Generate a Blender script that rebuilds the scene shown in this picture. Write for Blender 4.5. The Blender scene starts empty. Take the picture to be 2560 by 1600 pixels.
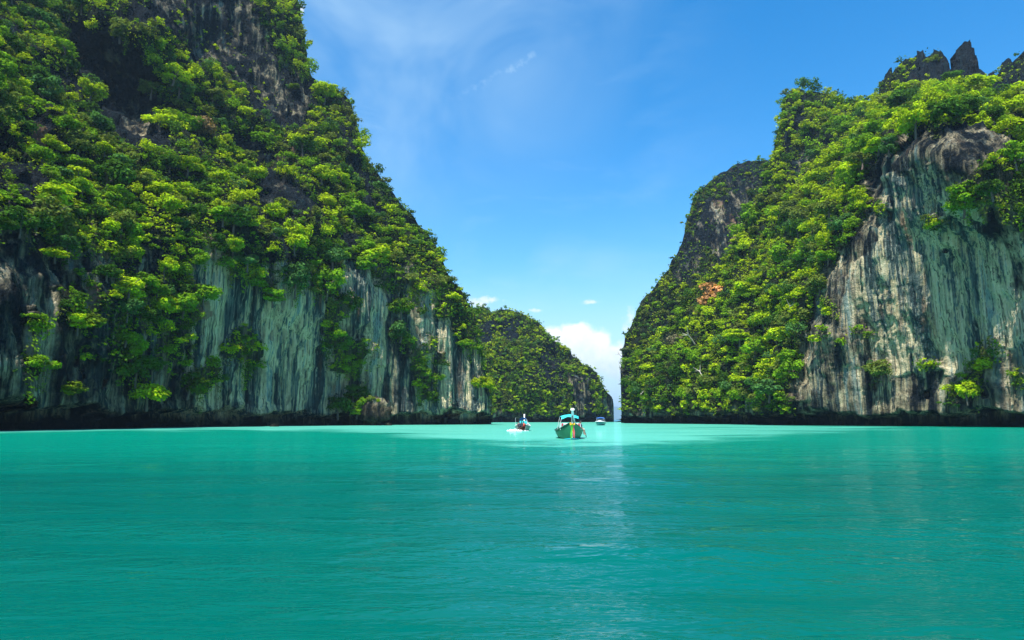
import bpy, bmesh, math, random
import numpy as np
from mathutils import Vector, Matrix

C = bpy.context.scene.collection
SC = bpy.context.scene
rng = np.random.default_rng(7)
random.seed(7)

# ------------------------------------------------------------------ camera
F = 1707.0                       # focal length in photograph pixels (2560 wide)
HZ = 1049.0                      # row of the sea horizon
PITCH = math.atan((HZ - 800.0) / F)
CAMZ = 1.7
cp, sp = math.cos(PITCH), math.sin(PITCH)
cd = bpy.data.cameras.new('camera')
cam = bpy.data.objects.new('camera', cd)
C.objects.link(cam)
cd.sensor_width = 36.0
cd.lens = F / 2560.0 * 36.0
cd.clip_start = 0.1
cd.clip_end = 60000.0
cam.location = (0, 0, CAMZ)
cam.rotation_euler = (math.pi / 2 + PITCH, 0, 0)
SC.camera = cam

# ------------------------------------------------------------------ light and exposure
SUN_EL = math.radians(64)
SUN_AZ = math.radians(-155)        # clockwise from +Y; negative = left of the view direction
SC.view_settings.view_transform = 'Standard'
SC.view_settings.look = 'None'
SC.view_settings.gamma = 1.0
SC.view_settings.use_curve_mapping = False
SC.view_settings.exposure = 1.0
sun_dir = Vector((math.sin(SUN_AZ) * math.cos(SUN_EL), math.cos(SUN_AZ) * math.cos(SUN_EL), math.sin(SUN_EL)))
sl = bpy.data.lights.new('sun', 'SUN')
sl.energy = 5.0
sl.angle = math.radians(0.53)
sl.color = (1.0, 0.955, 0.87)
so = bpy.data.objects.new('sun', sl)
C.objects.link(so)
so.location = (-200, 200, 600)
so.rotation_euler = sun_dir.to_track_quat('Z', 'Y').to_euler()


class Nodes:
    """small helper to write node trees as expressions"""
    def __init__(self, tree):
        self.t = tree
        self.n = tree.nodes
        self.l = tree.links

    def node(self, kind, **kw):
        nd = self.n.new(kind)
        for k, v in kw.items():
            setattr(nd, k, v)
        return nd

    def put(self, sock, v):
        if isinstance(v, bpy.types.NodeSocket):
            self.l.new(v, sock)
        elif v is not None:
            if sock.type == 'RGBA' and not isinstance(v, (int, float)):
                v = tuple(v) + (1,) if len(v) == 3 else tuple(v)
            sock.default_value = v

    def m(self, op, a, b=None, c=None, clamp=False):
        nd = self.node('ShaderNodeMath', operation=op, use_clamp=clamp)
        for i, v in enumerate((a, b, c)):
            if v is not None:
                self.put(nd.inputs[i], v)
        return nd.outputs[0]

    def mix(self, fac, a, b, mode='MIX'):
        nd = self.node('ShaderNodeMix', data_type='RGBA', blend_type=mode)
        nd.clamp_factor = True
        self.put(nd.inputs[0], fac)
        self.put(nd.inputs[6], a)
        self.put(nd.inputs[7], b)
        return nd.outputs[2]

    def noise(self, vec, scale, detail=4, rough=0.55, dist=0.0):
        nd = self.node('ShaderNodeTexNoise')
        self.put(nd.inputs['Vector'], vec)
        nd.inputs['Scale'].default_value = scale
        nd.inputs['Detail'].default_value = detail
        nd.inputs['Roughness'].default_value = rough
        nd.inputs['Distortion'].default_value = dist
        return nd.outputs[0]

    def mapping(self, vec, scale=(1, 1, 1), rot=(0, 0, 0), loc=(0, 0, 0)):
        nd = self.node('ShaderNodeMapping')
        self.put(nd.inputs[0], vec)
        nd.inputs['Scale'].default_value = scale
        nd.inputs['Rotation'].default_value = rot
        nd.inputs['Location'].default_value = loc
        return nd.outputs[0]

    def ramp(self, fac, stops, interp='LINEAR'):
        nd = self.node('ShaderNodeValToRGB')
        nd.color_ramp.interpolation = interp
        el = nd.color_ramp.elements
        while len(el) < len(stops):
            el.new(0.5)
        for e, (p, c) in zip(el, stops):
            e.position = p
            e.color = (c, c, c, 1) if isinstance(c, (int, float)) else tuple(c) + (1,)
        self.put(nd.inputs[0], fac)
        return nd.outputs[0]

    def step(self, v, a, b):
        nd = self.node('ShaderNodeMapRange', interpolation_type='SMOOTHSTEP')
        self.put(nd.inputs[0], v)
        nd.inputs[1].default_value = a
        nd.inputs[2].default_value = b
        return nd.outputs[0]


# ------------------------------------------------------------------ sky
world = bpy.data.worlds.new('World')
SC.world = world
world.use_nodes = True
wt = world.node_tree
wt.nodes.clear()
W = Nodes(wt)
sky = W.node('ShaderNodeTexSky', sky_type='NISHITA')
sky.sun_disc = False
sky.sun_elevation = SUN_EL
sky.sun_rotation = SUN_AZ
sky.air_density = 1.0
sky.dust_density = 0.25
sky.ozone_density = 1.6
hs = W.node('ShaderNodeHueSaturation')
hs.inputs['Saturation'].default_value = 1.46
hs.inputs['Value'].default_value = 1.0
W.put(hs.inputs['Color'], sky.outputs[0])
tc = W.node('ShaderNodeTexCoord')
gen = tc.outputs['Generated']
sep = W.node('ShaderNodeSeparateXYZ')
W.put(sep.inputs[0], gen)
X, Y, Z = sep.outputs
az = W.m('ARCTAN2', X, Y)
el = W.m('ARCSINE', W.m('MINIMUM', W.m('MAXIMUM', Z, -1.0), 1.0))


def pix_az_el(x, y):
    u, v = (x - 1280) / F, (800 - y) / F
    d = Vector((u, cp - v * sp, sp + v * cp)).normalized()
    return math.atan2(d.x, d.y), math.asin(d.z)


n_big = W.noise(gen, 22.0, 6, 0.6)
n_fine = W.noise(gen, 75.0, 6, 0.6)
lump = W.m('ADD', W.m('MULTIPLY', W.m('SUBTRACT', n_big, 0.5), 1.5), W.m('MULTIPLY', W.m('SUBTRACT', n_fine, 0.5), 1.0))


def blob(cx, cy, rx, ry):
    a, e = pix_az_el(cx, cy)
    da = W.m('DIVIDE', W.m('SUBTRACT', az, a), rx / F)
    de = W.m('DIVIDE', W.m('SUBTRACT', el, e), ry / F)
    r = W.m('SQRT', W.m('ADD', W.m('MULTIPLY', da, da), W.m('MULTIPLY', de, de)))
    return W.m('SUBTRACT', 1.0, r)


def union(blobs):
    acc = blob(*blobs[0])
    for b in blobs[1:]:
        acc = W.m('MAXIMUM', acc, blob(*b))
    return acc


cum = union([(1385, 850, 48, 40), (1440, 842, 62, 42), (1492, 862, 52, 46), (1540, 898, 72, 54), (1455, 892, 112, 56), (1600, 930, 70, 50)])
cum_m = W.step(W.m('ADD', cum, W.m('MULTIPLY', lump, 0.62)), 0.0, 0.42)
puffs = union([(1185, 758, 30, 14), (1228, 750, 36, 9), (1340, 776, 42, 8), (1478, 756, 36, 7), (1580, 800, 26, 24), (752, 22, 18, 22)])
puff_m = W.m('MULTIPLY', W.step(W.m('ADD', puffs, W.m('MULTIPLY', lump, 2.4)), 0.10, 1.1), 0.75)
# a pale veil low down below the cumulus and thin cirrus streaks higher up
veil = W.m('MULTIPLY', W.step(el, 0.24, 0.02), 0.80)
cvec = W.mapping(gen, scale=(1.5, 1.5, 5.0), rot=(0.0, 0.35, 0.0))
cir = W.noise(cvec, 2.2, 6, 0.6, 0.5)
cir_m = W.m('MULTIPLY', W.step(cir, 0.42, 0.85), W.m('MULTIPLY', W.step(az, 0.42, -0.10), 0.48))
# wider bright veil painted into the upper left of the sky, away from the sun
dotn = W.node('ShaderNodeVectorMath', operation='DOT_PRODUCT')
W.put(dotn.inputs[0], gen)
dotn.inputs[1].default_value = (math.sin(math.radians(-26)) * math.cos(math.radians(40)), math.cos(math.radians(-26)) * math.cos(math.radians(40)), math.sin(math.radians(40)))
veil2 = W.m('MULTIPLY', W.step(dotn.outputs['Value'], 0.80, 1.0), W.m('MULTIPLY', W.step(W.noise(gen, 3.0, 5, 0.6, 0.6), 0.30, 0.75), 0.55))
# narrow wisp
wa, we = pix_az_el(1200, 215)
wb, wc = pix_az_el(1340, 138)
tx, ty = wb - wa, wc - we
tl = math.hypot(tx, ty)
tx, ty = tx / tl, ty / tl
along = W.m('ADD', W.m('MULTIPLY', W.m('SUBTRACT', az, wb), tx), W.m('MULTIPLY', W.m('SUBTRACT', el, wc), ty))
across = W.m('ADD', W.m('MULTIPLY', W.m('SUBTRACT', az, wb), -ty), W.m('MULTIPLY', W.m('SUBTRACT', el, wc), tx))
across = W.m('ADD', across, W.m('MULTIPLY', W.m('SUBTRACT', n_big, 0.5), 0.012))
wisp = W.m('MULTIPLY', W.m('MULTIPLY', W.step(W.m('ABSOLUTE', across), 0.016, 0.0), W.step(along, -0.26, -0.03)), W.step(along, 0.008, -0.004))
wisp = W.m('MULTIPLY', wisp, W.m('MULTIPLY', W.step(n_fine, 0.2, 0.7), 0.42))
col = W.mix(1.0, hs.outputs[0], (1.06, 1.09, 1.04), 'MULTIPLY')
white = (10.5, 11.4, 12.2)
haze_white = (2.5, 3.5, 4.6)
col = W.mix(W.m('MAXIMUM', W.m('MAXIMUM', cir_m, wisp), veil2), col, (3.0, 4.2, 5.0))
col = W.mix(veil, col, haze_white)
col = W.mix(puff_m, col, (4.7, 4.95, 5.1))
shade = W.mix(W.m('ADD', W.m('MULTIPLY', W.step(el, 0.150, 0.050), 0.85), W.m('ADD', W.m('MULTIPLY', W.m('SUBTRACT', n_big, 0.42), 1.5), W.m('MULTIPLY', W.m('SUBTRACT', n_fine, 0.5), 0.8))), (6.0, 6.0, 6.0), (3.7, 4.4, 4.95))
col = W.mix(cum_m, col, shade)
bg = W.node('ShaderNodeBackground')
W.put(bg.inputs[0], col)
bg.inputs[1].default_value = 0.117
wo = W.node('ShaderNodeOutputWorld')
wt.links.new(bg.outputs[0], wo.inputs[0])


HAZE = 0.0001
# ------------------------------------------------------------------ helpers
def link(o, parent=None):
    C.objects.link(o)
    if parent is not None:
        o.parent = parent
    return o


def tag(o, label=None, cat=None, group=None, kind=None):
    if label: o['label'] = label
    if cat: o['category'] = cat
    if group: o['group'] = group
    if kind: o['kind'] = kind
    return o


def empty(name, loc, rz=0.0):
    o = bpy.data.objects.new(name, None)
    o.empty_display_size = 0.3
    o.location = loc
    o.rotation_euler = (0, 0, rz)
    return link(o)


def raw_mesh(name, verts, faces, mat=None, smooth=False):
    me = bpy.data.meshes.new(name)
    me.from_pydata([tuple(v) for v in verts], [], faces)
    if mat: me.materials.append(mat)
    if smooth:
        me.polygons.foreach_set('use_smooth', [True] * len(me.polygons))
    me.update()
    return me


def obj(name, verts, faces, mat, parent=None, smooth=False):
    return link(bpy.data.objects.new(name, raw_mesh(name, verts, faces, mat, smooth)), parent)


def quad_mesh(name, P, mat, tint=None):
    """P: (n,4,3) loose quads, tint: (n,3) per-quad colour"""
    n = len(P)
    me = bpy.data.meshes.new(name)
    me.vertices.add(n * 4)
    me.vertices.foreach_set('co', np.ascontiguousarray(P, dtype=np.float32).ravel())
    me.loops.add(n * 4)
    me.loops.foreach_set('vertex_index', np.arange(n * 4, dtype=np.int32))
    me.polygons.add(n)
    me.polygons.foreach_set('loop_start', np.arange(0, n * 4, 4, dtype=np.int32))
    if tint is not None:
        a = me.attributes.new('tint', 'FLOAT_COLOR', 'POINT')
        c = np.ones((n, 4, 4), dtype=np.float32)
        c[:, :, :3] = tint[:, None, :]
        a.data.foreach_set('color', c.ravel())
    me.materials.append(mat)
    me.update(calc_edges=True)
    return me


def grid_mesh(name, P, mat, attrs=None, smooth=True, closed=False):
    """P: (rows, cols, 3)"""
    r, c = P.shape[:2]
    idx = np.arange(r * c).reshape(r, c)
    if closed:
        nx = np.roll(idx, -1, axis=1)
        q = np.stack([idx[:-1], nx[:-1], nx[1:], idx[1:]], -1).reshape(-1, 4)
    else:
        q = np.stack([idx[:-1, :-1], idx[:-1, 1:], idx[1:, 1:], idx[1:, :-1]], -1).reshape(-1, 4)
    me = bpy.data.meshes.new(name)
    me.vertices.add(r * c)
    me.vertices.foreach_set('co', P.astype(np.float32).ravel())
    me.loops.add(len(q) * 4)
    me.loops.foreach_set('vertex_index', q.astype(np.int32).ravel())
    me.polygons.add(len(q))
    me.polygons.foreach_set('loop_start', np.arange(0, len(q) * 4, 4, dtype=np.int32))
    if smooth:
        me.polygons.foreach_set('use_smooth', np.ones(len(q), dtype=bool))
    for k, v in (attrs or {}).items():
        a = me.attributes.new(k, 'FLOAT_COLOR', 'POINT')
        cc = np.ones((r * c, 4), dtype=np.float32)
        cc[:, :v.shape[-1]] = v.reshape(r * c, -1)
        a.data.foreach_set('color', cc.ravel())
    if mat: me.materials.append(mat)
    me.update(calc_edges=True)
    return me


# value noise in numpy
_perm = np.random.default_rng(3).permutation(4096)
_grad = np.random.default_rng(4).normal(size=(4096, 3))
_grad /= np.linalg.norm(_grad, axis=1)[:, None]


def perlin(p):
    p = np.asarray(p, dtype=np.float64)
    i = np.floor(p).astype(np.int64)
    f = p - i
    u = f * f * f * (f * (f * 6 - 15) + 10)
    out = 0
    for dx in (0, 1):
        wx = u[..., 0] if dx else 1 - u[..., 0]
        for dy in (0, 1):
            wy = u[..., 1] if dy else 1 - u[..., 1]
            for dz in (0, 1):
                wz = u[..., 2] if dz else 1 - u[..., 2]
                h = _perm[(_perm[(_perm[(i[..., 0] + dx) & 4095] + i[..., 1] + dy) & 4095] + i[..., 2] + dz) & 4095]
                g = _grad[h]
                d = g[..., 0] * (f[..., 0] - dx) + g[..., 1] * (f[..., 1] - dy) + g[..., 2] * (f[..., 2] - dz)
                out = out + wx * wy * wz * d
    return out * 1.5


def fbm(p, octs=4, gain=0.5):
    a, s, o = 1.0, 1.0, 0
    for k in range(octs):
        o = o + a * perlin(p * s + 17.3 * k)
        a *= gain
        s *= 2.03
    return o


def ridged(p, octs=3):
    a, s, o = 1.0, 1.0, 0
    for k in range(octs):
        o = o + a * (1 - 2 * np.abs(perlin(p * s + 31.7 * k)))
        a *= 0.5
        s *= 2.1
    return o


def smooth(v, a, b):
    t = np.clip((v - a) / (b - a), 0, 1)
    return t * t * (3 - 2 * t)


def ray_pt(x, y, Yd):
    u, v = (np.asarray(x) - 1280) / F, (800 - np.asarray(y)) / F
    dy, dz = cp - v * sp, sp + v * cp
    k = Yd / dy
    return np.stack([u * k, np.broadcast_to(Yd, np.shape(k)) + 0 * k, CAMZ + dz * k], -1)


def project(P):
    P = np.asarray(P, dtype=float)
    rx, ry, rz = P[..., 0], P[..., 1], P[..., 2] - CAMZ
    d = ry * cp + rz * sp
    d = np.where(d < 0.01, 0.01, d)
    return 1280 + F * rx / d, 800 - F * (-ry * sp + rz * cp) / d, d


def sea_pt(x, Yd):
    """point of the water surface at distance Yd straight below column x"""
    d = Yd * cp - CAMZ * sp
    return np.stack([(np.asarray(x) - 1280) / F * d, Yd + 0 * np.asarray(x), 0 * d], -1)


def sea_from_pix(x, y):
    u, v = (x - 1280) / F, (800 - y) / F
    dy, dz = cp - v * sp, sp + v * cp
    k = -CAMZ / dz
    return Vector((u * k, dy * k, 0))


def in_poly(x, y, poly):
    ins = np.zeros(x.shape, dtype=bool)
    n = len(poly)
    for i in range(n):
        x1, y1 = poly[i]
        x2, y2 = poly[(i + 1) % n]
        if y1 == y2: continue
        c = ((y1 > y) != (y2 > y)) & (x < (x2 - x1) * (y - y1) / (y2 - y1) + x1)
        ins ^= c
    return ins


# ------------------------------------------------------------------ materials
def new_mat(name):
    m = bpy.data.materials.new(name)
    m.use_nodes = True
    m.node_tree.nodes.clear()
    N = Nodes(m.node_tree)
    out = N.node('ShaderNodeOutputMaterial')
    return m, N, out


def plain(name, color, rough=0.6, wear=0.12, scale=6.0, metallic=0.0):
    m, N, out = new_mat(name)
    t = N.node('ShaderNodeTexCoord')
    n = N.noise(t.outputs['Object'], scale, 5, 0.6)
    c = N.mix(N.m('MULTIPLY', N.step(n, 0.35, 0.75), wear * 3), color, tuple(x * 0.55 for x in color))
    b = N.node('ShaderNodeBsdfPrincipled')
    N.put(b.inputs['Base Color'], c)
    b.inputs['Roughness'].default_value = rough
    b.inputs['Metallic'].default_value = metallic
    N.l.new(b.outputs[0], out.inputs[0])
    return m


def rock_material():
    m, N, out = new_mat('limestone')
    tcn = N.node('ShaderNodeTexCoord')
    p = tcn.outputs['Object']
    att = N.node('ShaderNodeAttribute', attribute_name='zones')
    s = N.node('ShaderNodeSeparateColor')
    N.put(s.inputs[0], att.outputs['Color'])
    wall, ochre, veg = s.outputs
    sepp = N.node('ShaderNodeSeparateXYZ')
    N.put(sepp.inputs[0], p)
    z = sepp.outputs[2]
    warp = N.node('ShaderNodeTexNoise')
    N.put(warp.inputs['Vector'], p)
    warp.inputs['Scale'].default_value = 0.10
    warp.inputs['Detail'].default_value = 2
    wv = N.node('ShaderNodeVectorMath', operation='SCALE')
    N.put(wv.inputs[0], warp.outputs['Color'])
    wv.inputs['Scale'].default_value = 0.8
    pw = N.node('ShaderNodeVectorMath', operation='ADD')
    N.put(pw.inputs[0], p)
    N.put(pw.inputs[1], wv.outputs[0])
    pw = pw.outputs[0]
    st1 = N.noise(N.mapping(pw, scale=(0.34, 0.34, 0.014)), 1.0, 5, 0.62)
    st2 = N.noise(N.mapping(pw, scale=(1.3, 1.3, 0.05), loc=(40, 3, 9)), 1.0, 4, 0.6)
    st3 = N.noise(N.mapping(pw, scale=(0.20, 0.20, 0.03), loc=(7, 33, 2)), 1.0, 4, 0.6)
    blotch = N.noise(p, 0.12, 6, 0.65)
    fine = N.noise(p, 1.1, 6, 0.7)
    # weathered dark limestone
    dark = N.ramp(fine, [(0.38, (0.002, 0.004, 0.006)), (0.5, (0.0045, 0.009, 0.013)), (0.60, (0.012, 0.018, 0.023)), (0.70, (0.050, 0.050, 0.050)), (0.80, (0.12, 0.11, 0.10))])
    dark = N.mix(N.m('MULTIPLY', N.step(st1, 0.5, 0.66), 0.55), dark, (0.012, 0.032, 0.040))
    dark = N.mix(N.m('MULTIPLY', N.step(blotch, 0.58, 0.72), 0.30), dark, (0.075, 0.058, 0.046))
    # washed, streaked wall: grey, sea green, cream
    v = N.m('ADD', N.m('MULTIPLY', N.m('SUBTRACT', N.m('ADD', N.m('MULTIPLY', st1, 0.60), N.m('MULTIPLY', st2, 0.40)), 0.5), 1.7), 0.55)
    st5 = N.noise(N.mapping(pw, scale=(0.15, 0.15, 0.008), loc=(21, 13, 4)), 1.0, 3, 0.55)
    v = N.m('ADD', v, N.m('MULTIPLY', N.m('SUBTRACT', st5, 0.5), 1.1))
    pale = N.ramp(v, [(0.28, (0.018, 0.026, 0.028)), (0.40, (0.045, 0.080, 0.082)), (0.48, (0.125, 0.170, 0.150)), (0.55, (0.46, 0.40, 0.235)), (0.68, (0.78, 0.65, 0.40)), (0.80, (0.24, 0.32, 0.285))])
    pale = N.mix(N.m('MULTIPLY', N.step(st3, 0.56, 0.68), 0.38), pale, (0.055, 0.125, 0.125))
    pale = N.mix(N.m('MULTIPLY', N.step(N.noise(N.mapping(pw, scale=(0.25, 0.25, 0.05), loc=(3, 90, 5)), 1.0, 4, 0.6), 0.56, 0.72), 0.6), pale, (0.30, 0.16, 0.075))
    pale = N.mix(N.m('MULTIPLY', N.step(blotch, 0.57, 0.75), 0.40), pale, (0.050, 0.065, 0.060))
    pale = N.mix(N.m('MULTIPLY', N.step(fine, 0.52, 0.72), 0.30), pale, (0.02, 0.026, 0.026))
    st4 = N.noise(N.mapping(p, scale=(2.4, 2.4, 0.035), loc=(11, 5, 1)), 1.0, 3, 0.6)
    brk = N.noise(N.mapping(p, scale=(0.5, 0.5, 0.12), loc=(1, 5, 31)), 1.0, 4, 0.65)
    pale = N.mix(N.m('MULTIPLY', N.step(st4, 0.57, 0.65), 0.38), pale, (0.70, 0.66, 0.50))
    pale = N.mix(N.m('MULTIPLY', N.step(st4, 0.45, 0.38), 0.75), pale, (0.016, 0.024, 0.026))
    pale = N.mix(N.m('MULTIPLY', N.step(brk, 0.60, 0.68), 0.5), pale, (0.030, 0.040, 0.040))
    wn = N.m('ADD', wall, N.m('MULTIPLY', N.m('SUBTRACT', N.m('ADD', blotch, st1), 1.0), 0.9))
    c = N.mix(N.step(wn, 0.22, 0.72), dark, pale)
    on = N.m('ADD', ochre, N.m('MULTIPLY', N.m('SUBTRACT', st1, 0.5), 1.6))
    c = N.mix(N.m('MULTIPLY', N.step(on, 0.35, 0.8), 0.75), c, (0.27, 0.15, 0.095))
    c = N.mix(N.m('MULTIPLY', N.step(veg, 0.35, 0.85), 0.85), c, (0.014, 0.022, 0.010))
    # tide line: black algae on the wet rock
    tide = N.m('ADD', z, N.m('MULTIPLY', N.m('SUBTRACT', blotch, 0.5), 3.0))
    c = N.mix(N.m('MULTIPLY', N.step(tide, 4.2, 1.4), 0.85), c, (0.008, 0.010, 0.009))
    b = N.node('ShaderNodeBsdfPrincipled')
    N.put(b.inputs['Base Color'], c)
    b.inputs['Roughness'].default_value = 0.85
    b.inputs['Specular IOR Level'].default_value = 0.06
    bump = N.node('ShaderNodeBump')
    bump.inputs['Strength'].default_value = 1.0
    bump.inputs['Distance'].default_value = 1.0
    N.put(bump.inputs['Height'], N.m('ADD', N.m('MULTIPLY', fine, 1.8), N.m('ADD', N.m('MULTIPLY', st2, 0.8), N.m('MULTIPLY', st1, 0.8))))
    N.l.new(bump.outputs[0], b.inputs['Normal'])
    N.l.new(b.outputs[0], out.inputs[0])
    return m


def leaf_material():
    m, N, out = new_mat('leaves')
    att = N.node('ShaderNodeAttribute', attribute_name='tint')
    oi = N.node('ShaderNodeObjectInfo')
    c = N.mix(1.0, att.outputs['Color'], oi.outputs['Color'], 'MULTIPLY')
    d = N.node('ShaderNodeBsdfDiffuse')
    N.put(d.inputs[0], c)
    tr = N.node('ShaderNodeBsdfTranslucent')
    N.put(tr.inputs[0], N.mix(1.0, c, (1.0, 1.0, 0.35), 'MULTIPLY'))
    mx = N.node('ShaderNodeMixShader')
    mx.inputs[0].default_value = 0.33
    N.l.new(d.outputs[0], mx.inputs[1])
    N.l.new(tr.outputs[0], mx.inputs[2])
    N.l.new(mx.outputs[0], out.inputs[0])
    return m


def water_material():
    m, N, out = new_mat('sea_water')
    tcn = N.node('ShaderNodeTexCoord')
    p = tcn.outputs['Object']
    att = N.node('ShaderNodeAttribute', attribute_name='depth')
    s = N.node('ShaderNodeSeparateColor')
    N.put(s.inputs[0], att.outputs['Color'])
    shallow, mid, far = s.outputs
    nb = N.noise(N.mapping(p, scale=(0.035, 0.10, 1)), 1.0, 5, 0.6, 0.6)
    nb2 = N.noise(N.mapping(p, scale=(0.06, 0.02, 1)), 1.0, 3, 0.5)
    deep = N.mix(N.m('MULTIPLY', nb2, 0.6), (0.000, 0.100, 0.078), (0.000, 0.056, 0.049))
    c = N.mix(N.m('MULTIPLY', mid, 0.9), deep, (0.000, 0.185, 0.125))
    sh = N.m('ADD', shallow, N.m('MULTIPLY', N.m('SUBTRACT', nb, 0.5), N.m('MULTIPLY', N.m('MULTIPLY', shallow, N.m('SUBTRACT', 1.45, shallow)), 4.5)))
    c = N.mix(N.step(sh, 0.0, 1.0), c, (0.085, 0.40, 0.305))
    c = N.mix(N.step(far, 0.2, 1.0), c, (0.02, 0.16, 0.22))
    # ripples: three scales of crests, longer across the view than along it
    w1 = N.noise(N.mapping(p, scale=(0.32, 0.75, 1), rot=(0, 0, 0.12)), 1.0, 3, 0.5, 0.3)
    w2 = N.noise(N.mapping(p, scale=(1.1, 2.6, 1), rot=(0, 0, -0.15), loc=(9, 4, 0)), 1.0, 3, 0.55, 0.4)
    w3 = N.noise(N.mapping(p, scale=(4.5, 9.0, 1), rot=(0, 0, 0.25), loc=(2, 8, 0)), 1.0, 2, 0.5, 0.3)
    patch = N.step(N.noise(N.mapping(p, scale=(0.03, 0.05, 1), loc=(5, 2, 0)), 1.0, 3, 0.5), 0.35, 0.65)
    h = N.m('ADD', N.m('MULTIPLY', w1, 0.16), N.m('ADD', N.m('MULTIPLY', w2, 0.075), N.m('MULTIPLY', w3, N.m('MULTIPLY', patch, 0.030))))
    bump = N.node('ShaderNodeBump')
    bump.inputs['Strength'].default_value = 1.0
    bump.inputs['Distance'].default_value = 1.0
    N.put(bump.inputs['Height'], h)
    d = N.node('ShaderNodeBsdfDiffuse')
    N.put(d.inputs[0], c)
    g = N.node('ShaderNodeBsdfGlossy')
    g.inputs['Roughness'].default_value = 0.035
    g.inputs['Color'].default_value = (0.80, 0.93, 1.0, 1)
    N.l.new(bump.outputs[0], g.inputs['Normal'])
    fr = N.node('ShaderNodeFresnel')
    fr.inputs['IOR'].default_value = 1.33
    N.l.new(bump.outputs[0], fr.inputs['Normal'])
    mx = N.node('ShaderNodeMixShader')
    N.put(mx.inputs[0], N.m('MINIMUM', N.m('MULTIPLY', fr.outputs[0], 0.60), 0.36))
    N.l.new(d.outputs[0], mx.inputs[1])
    N.l.new(g.outputs[0], mx.inputs[2])
    N.l.new(mx.outputs[0], out.inputs[0])
    return m


ROCK = rock_material()
LEAF = leaf_material()
BARK = plain('bark', (0.11, 0.085, 0.065), 0.9, 0.2, 3.0)
PALEBARK = plain('bleached_bark', (0.42, 0.38, 0.33), 0.9, 0.15, 3.0)

# ------------------------------------------------------------------ water
na_f, na_b = 420, 90
ang = np.concatenate([np.linspace(-math.radians(50), math.radians(50), na_f, endpoint=False),
                      np.linspace(math.radians(50), math.radians(310), na_b, endpoint=False)])
rad = np.concatenate([[0.02], np.geomspace(1.0, 70, 250), np.geomspace(73, 30000, 70)])
A, R = np.meshgrid(ang, rad)
WX, WY = R * np.sin(A), R * np.cos(A)
wz = np.zeros_like(WX)
for k in range(14):
    th = math.radians(90 + rng.normal() * 38)
    lam = 1.6 * 1.28 ** k * 0.8
    if lam > 9: break
    amp = 0.0052 * lam
    kx, ky = math.cos(th) * 2 * math.pi / lam, math.sin(th) * 2 * math.pi / lam
    ph = rng.uniform(0, 6.28)
    wz += amp * np.sin(kx * WX + ky * WY + ph + 0.8 * perlin(np.stack([WX / 9, WY / 9, 0 * WX + k], -1))) * smooth(R, 70 * min(1, lam / 4), 20 * min(1, lam / 4))
WP = np.stack([WX, WY, wz], -1)
px, py, pd = project(np.stack([WX, WY, 0 * WX], -1))
front = (WY > 5) & (pd > 1)
ex = [-900, 0, 300, 600, 800, 950, 1100, 1250, 1400, 1550, 1700, 1850, 2000, 2150, 2300, 2560, 3200]
ey = [1098, 1081, 1076, 1073, 1074, 1082, 1095, 1106, 1109, 1110, 1105, 1095, 1085, 1077, 1070, 1062, 1072]
es = [0.6, 0.92, 0.95, 0.97, 0.98, 1.0, 1.0, 1.0, 1.0, 1.0, 0.88, 0.72, 0.6, 0.5, 0.42, 0.3, 0.2]
edge = np.interp(px, ex, ey) + 9.0 * fbm(np.stack([px / 170, py / 7, 0 * px], -1), 3) * np.interp(px, [0, 900, 1200], [0.3, 0.6, 1.0])
soft = np.interp(px, [0, 700, 1000, 2000], [5.0, 9.0, 15.0, 16.0])
shallow = np.where(front, smooth(edge + soft - py, 0, 2 * soft) * np.interp(px, ex, es), 0)
mid = np.where(front, smooth(py, 1230, 1080) ** 1.4, 0)
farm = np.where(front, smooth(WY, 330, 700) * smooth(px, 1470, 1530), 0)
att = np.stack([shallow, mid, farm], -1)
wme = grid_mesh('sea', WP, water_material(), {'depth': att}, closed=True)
sea = link(bpy.data.objects.new('sea', wme))
tag(sea, 'turquoise lagoon water with a pale sandy shallow', None, None, 'structure')


# ------------------------------------------------------------------ cliffs
def tps_fit(pts):
    a = np.array(pts, dtype=float)
    xy = a[:, :2] / 1000
    v = np.log(a[:, 2])
    n = len(a)
    d = np.linalg.norm(xy[:, None] - xy[None], axis=2)
    K = np.where(d > 0, d * d * np.log(d + 1e-12), 0) + np.eye(n) * 2e-3
    Pm = np.c_[np.ones(n), xy]
    M = np.block([[K, Pm], [Pm.T, np.zeros((3, 3))]])
    w = np.linalg.solve(M, np.r_[v, np.zeros(3)])

    def f(x, y):
        q = np.stack([x, y], -1).reshape(-1, 2) / 1000
        out = np.empty(len(q))
        for i in range(0, len(q), 20000):
            qq = q[i:i + 20000]
            d = np.linalg.norm(qq[:, None] - xy[None], axis=2)
            U = np.where(d > 0, d * d * np.log(d + 1e-12), 0)
            out[i:i + 20000] = U @ w[:n] + np.c_[np.ones(len(qq)), qq] @ w[n:]
        return out.reshape(np.shape(x))
    return f


def zone_mask(gx, gy, polys, jit=14.0):
    """polys: list of (value, polygon); later ones win; edges wander"""
    q = np.stack([gx / 38, gy / 38, 0 * gx + 0.5], -1)
    jx = gx + jit * (fbm(q, 3) * 1.6)
    jy = gy + jit * (fbm(q + 50.2, 3) * 1.6)
    out = np.zeros(gx.shape)
    for val, poly in polys:
        out[in_poly(jx, jy, poly)] = val
    return out


MASS = {}


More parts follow.
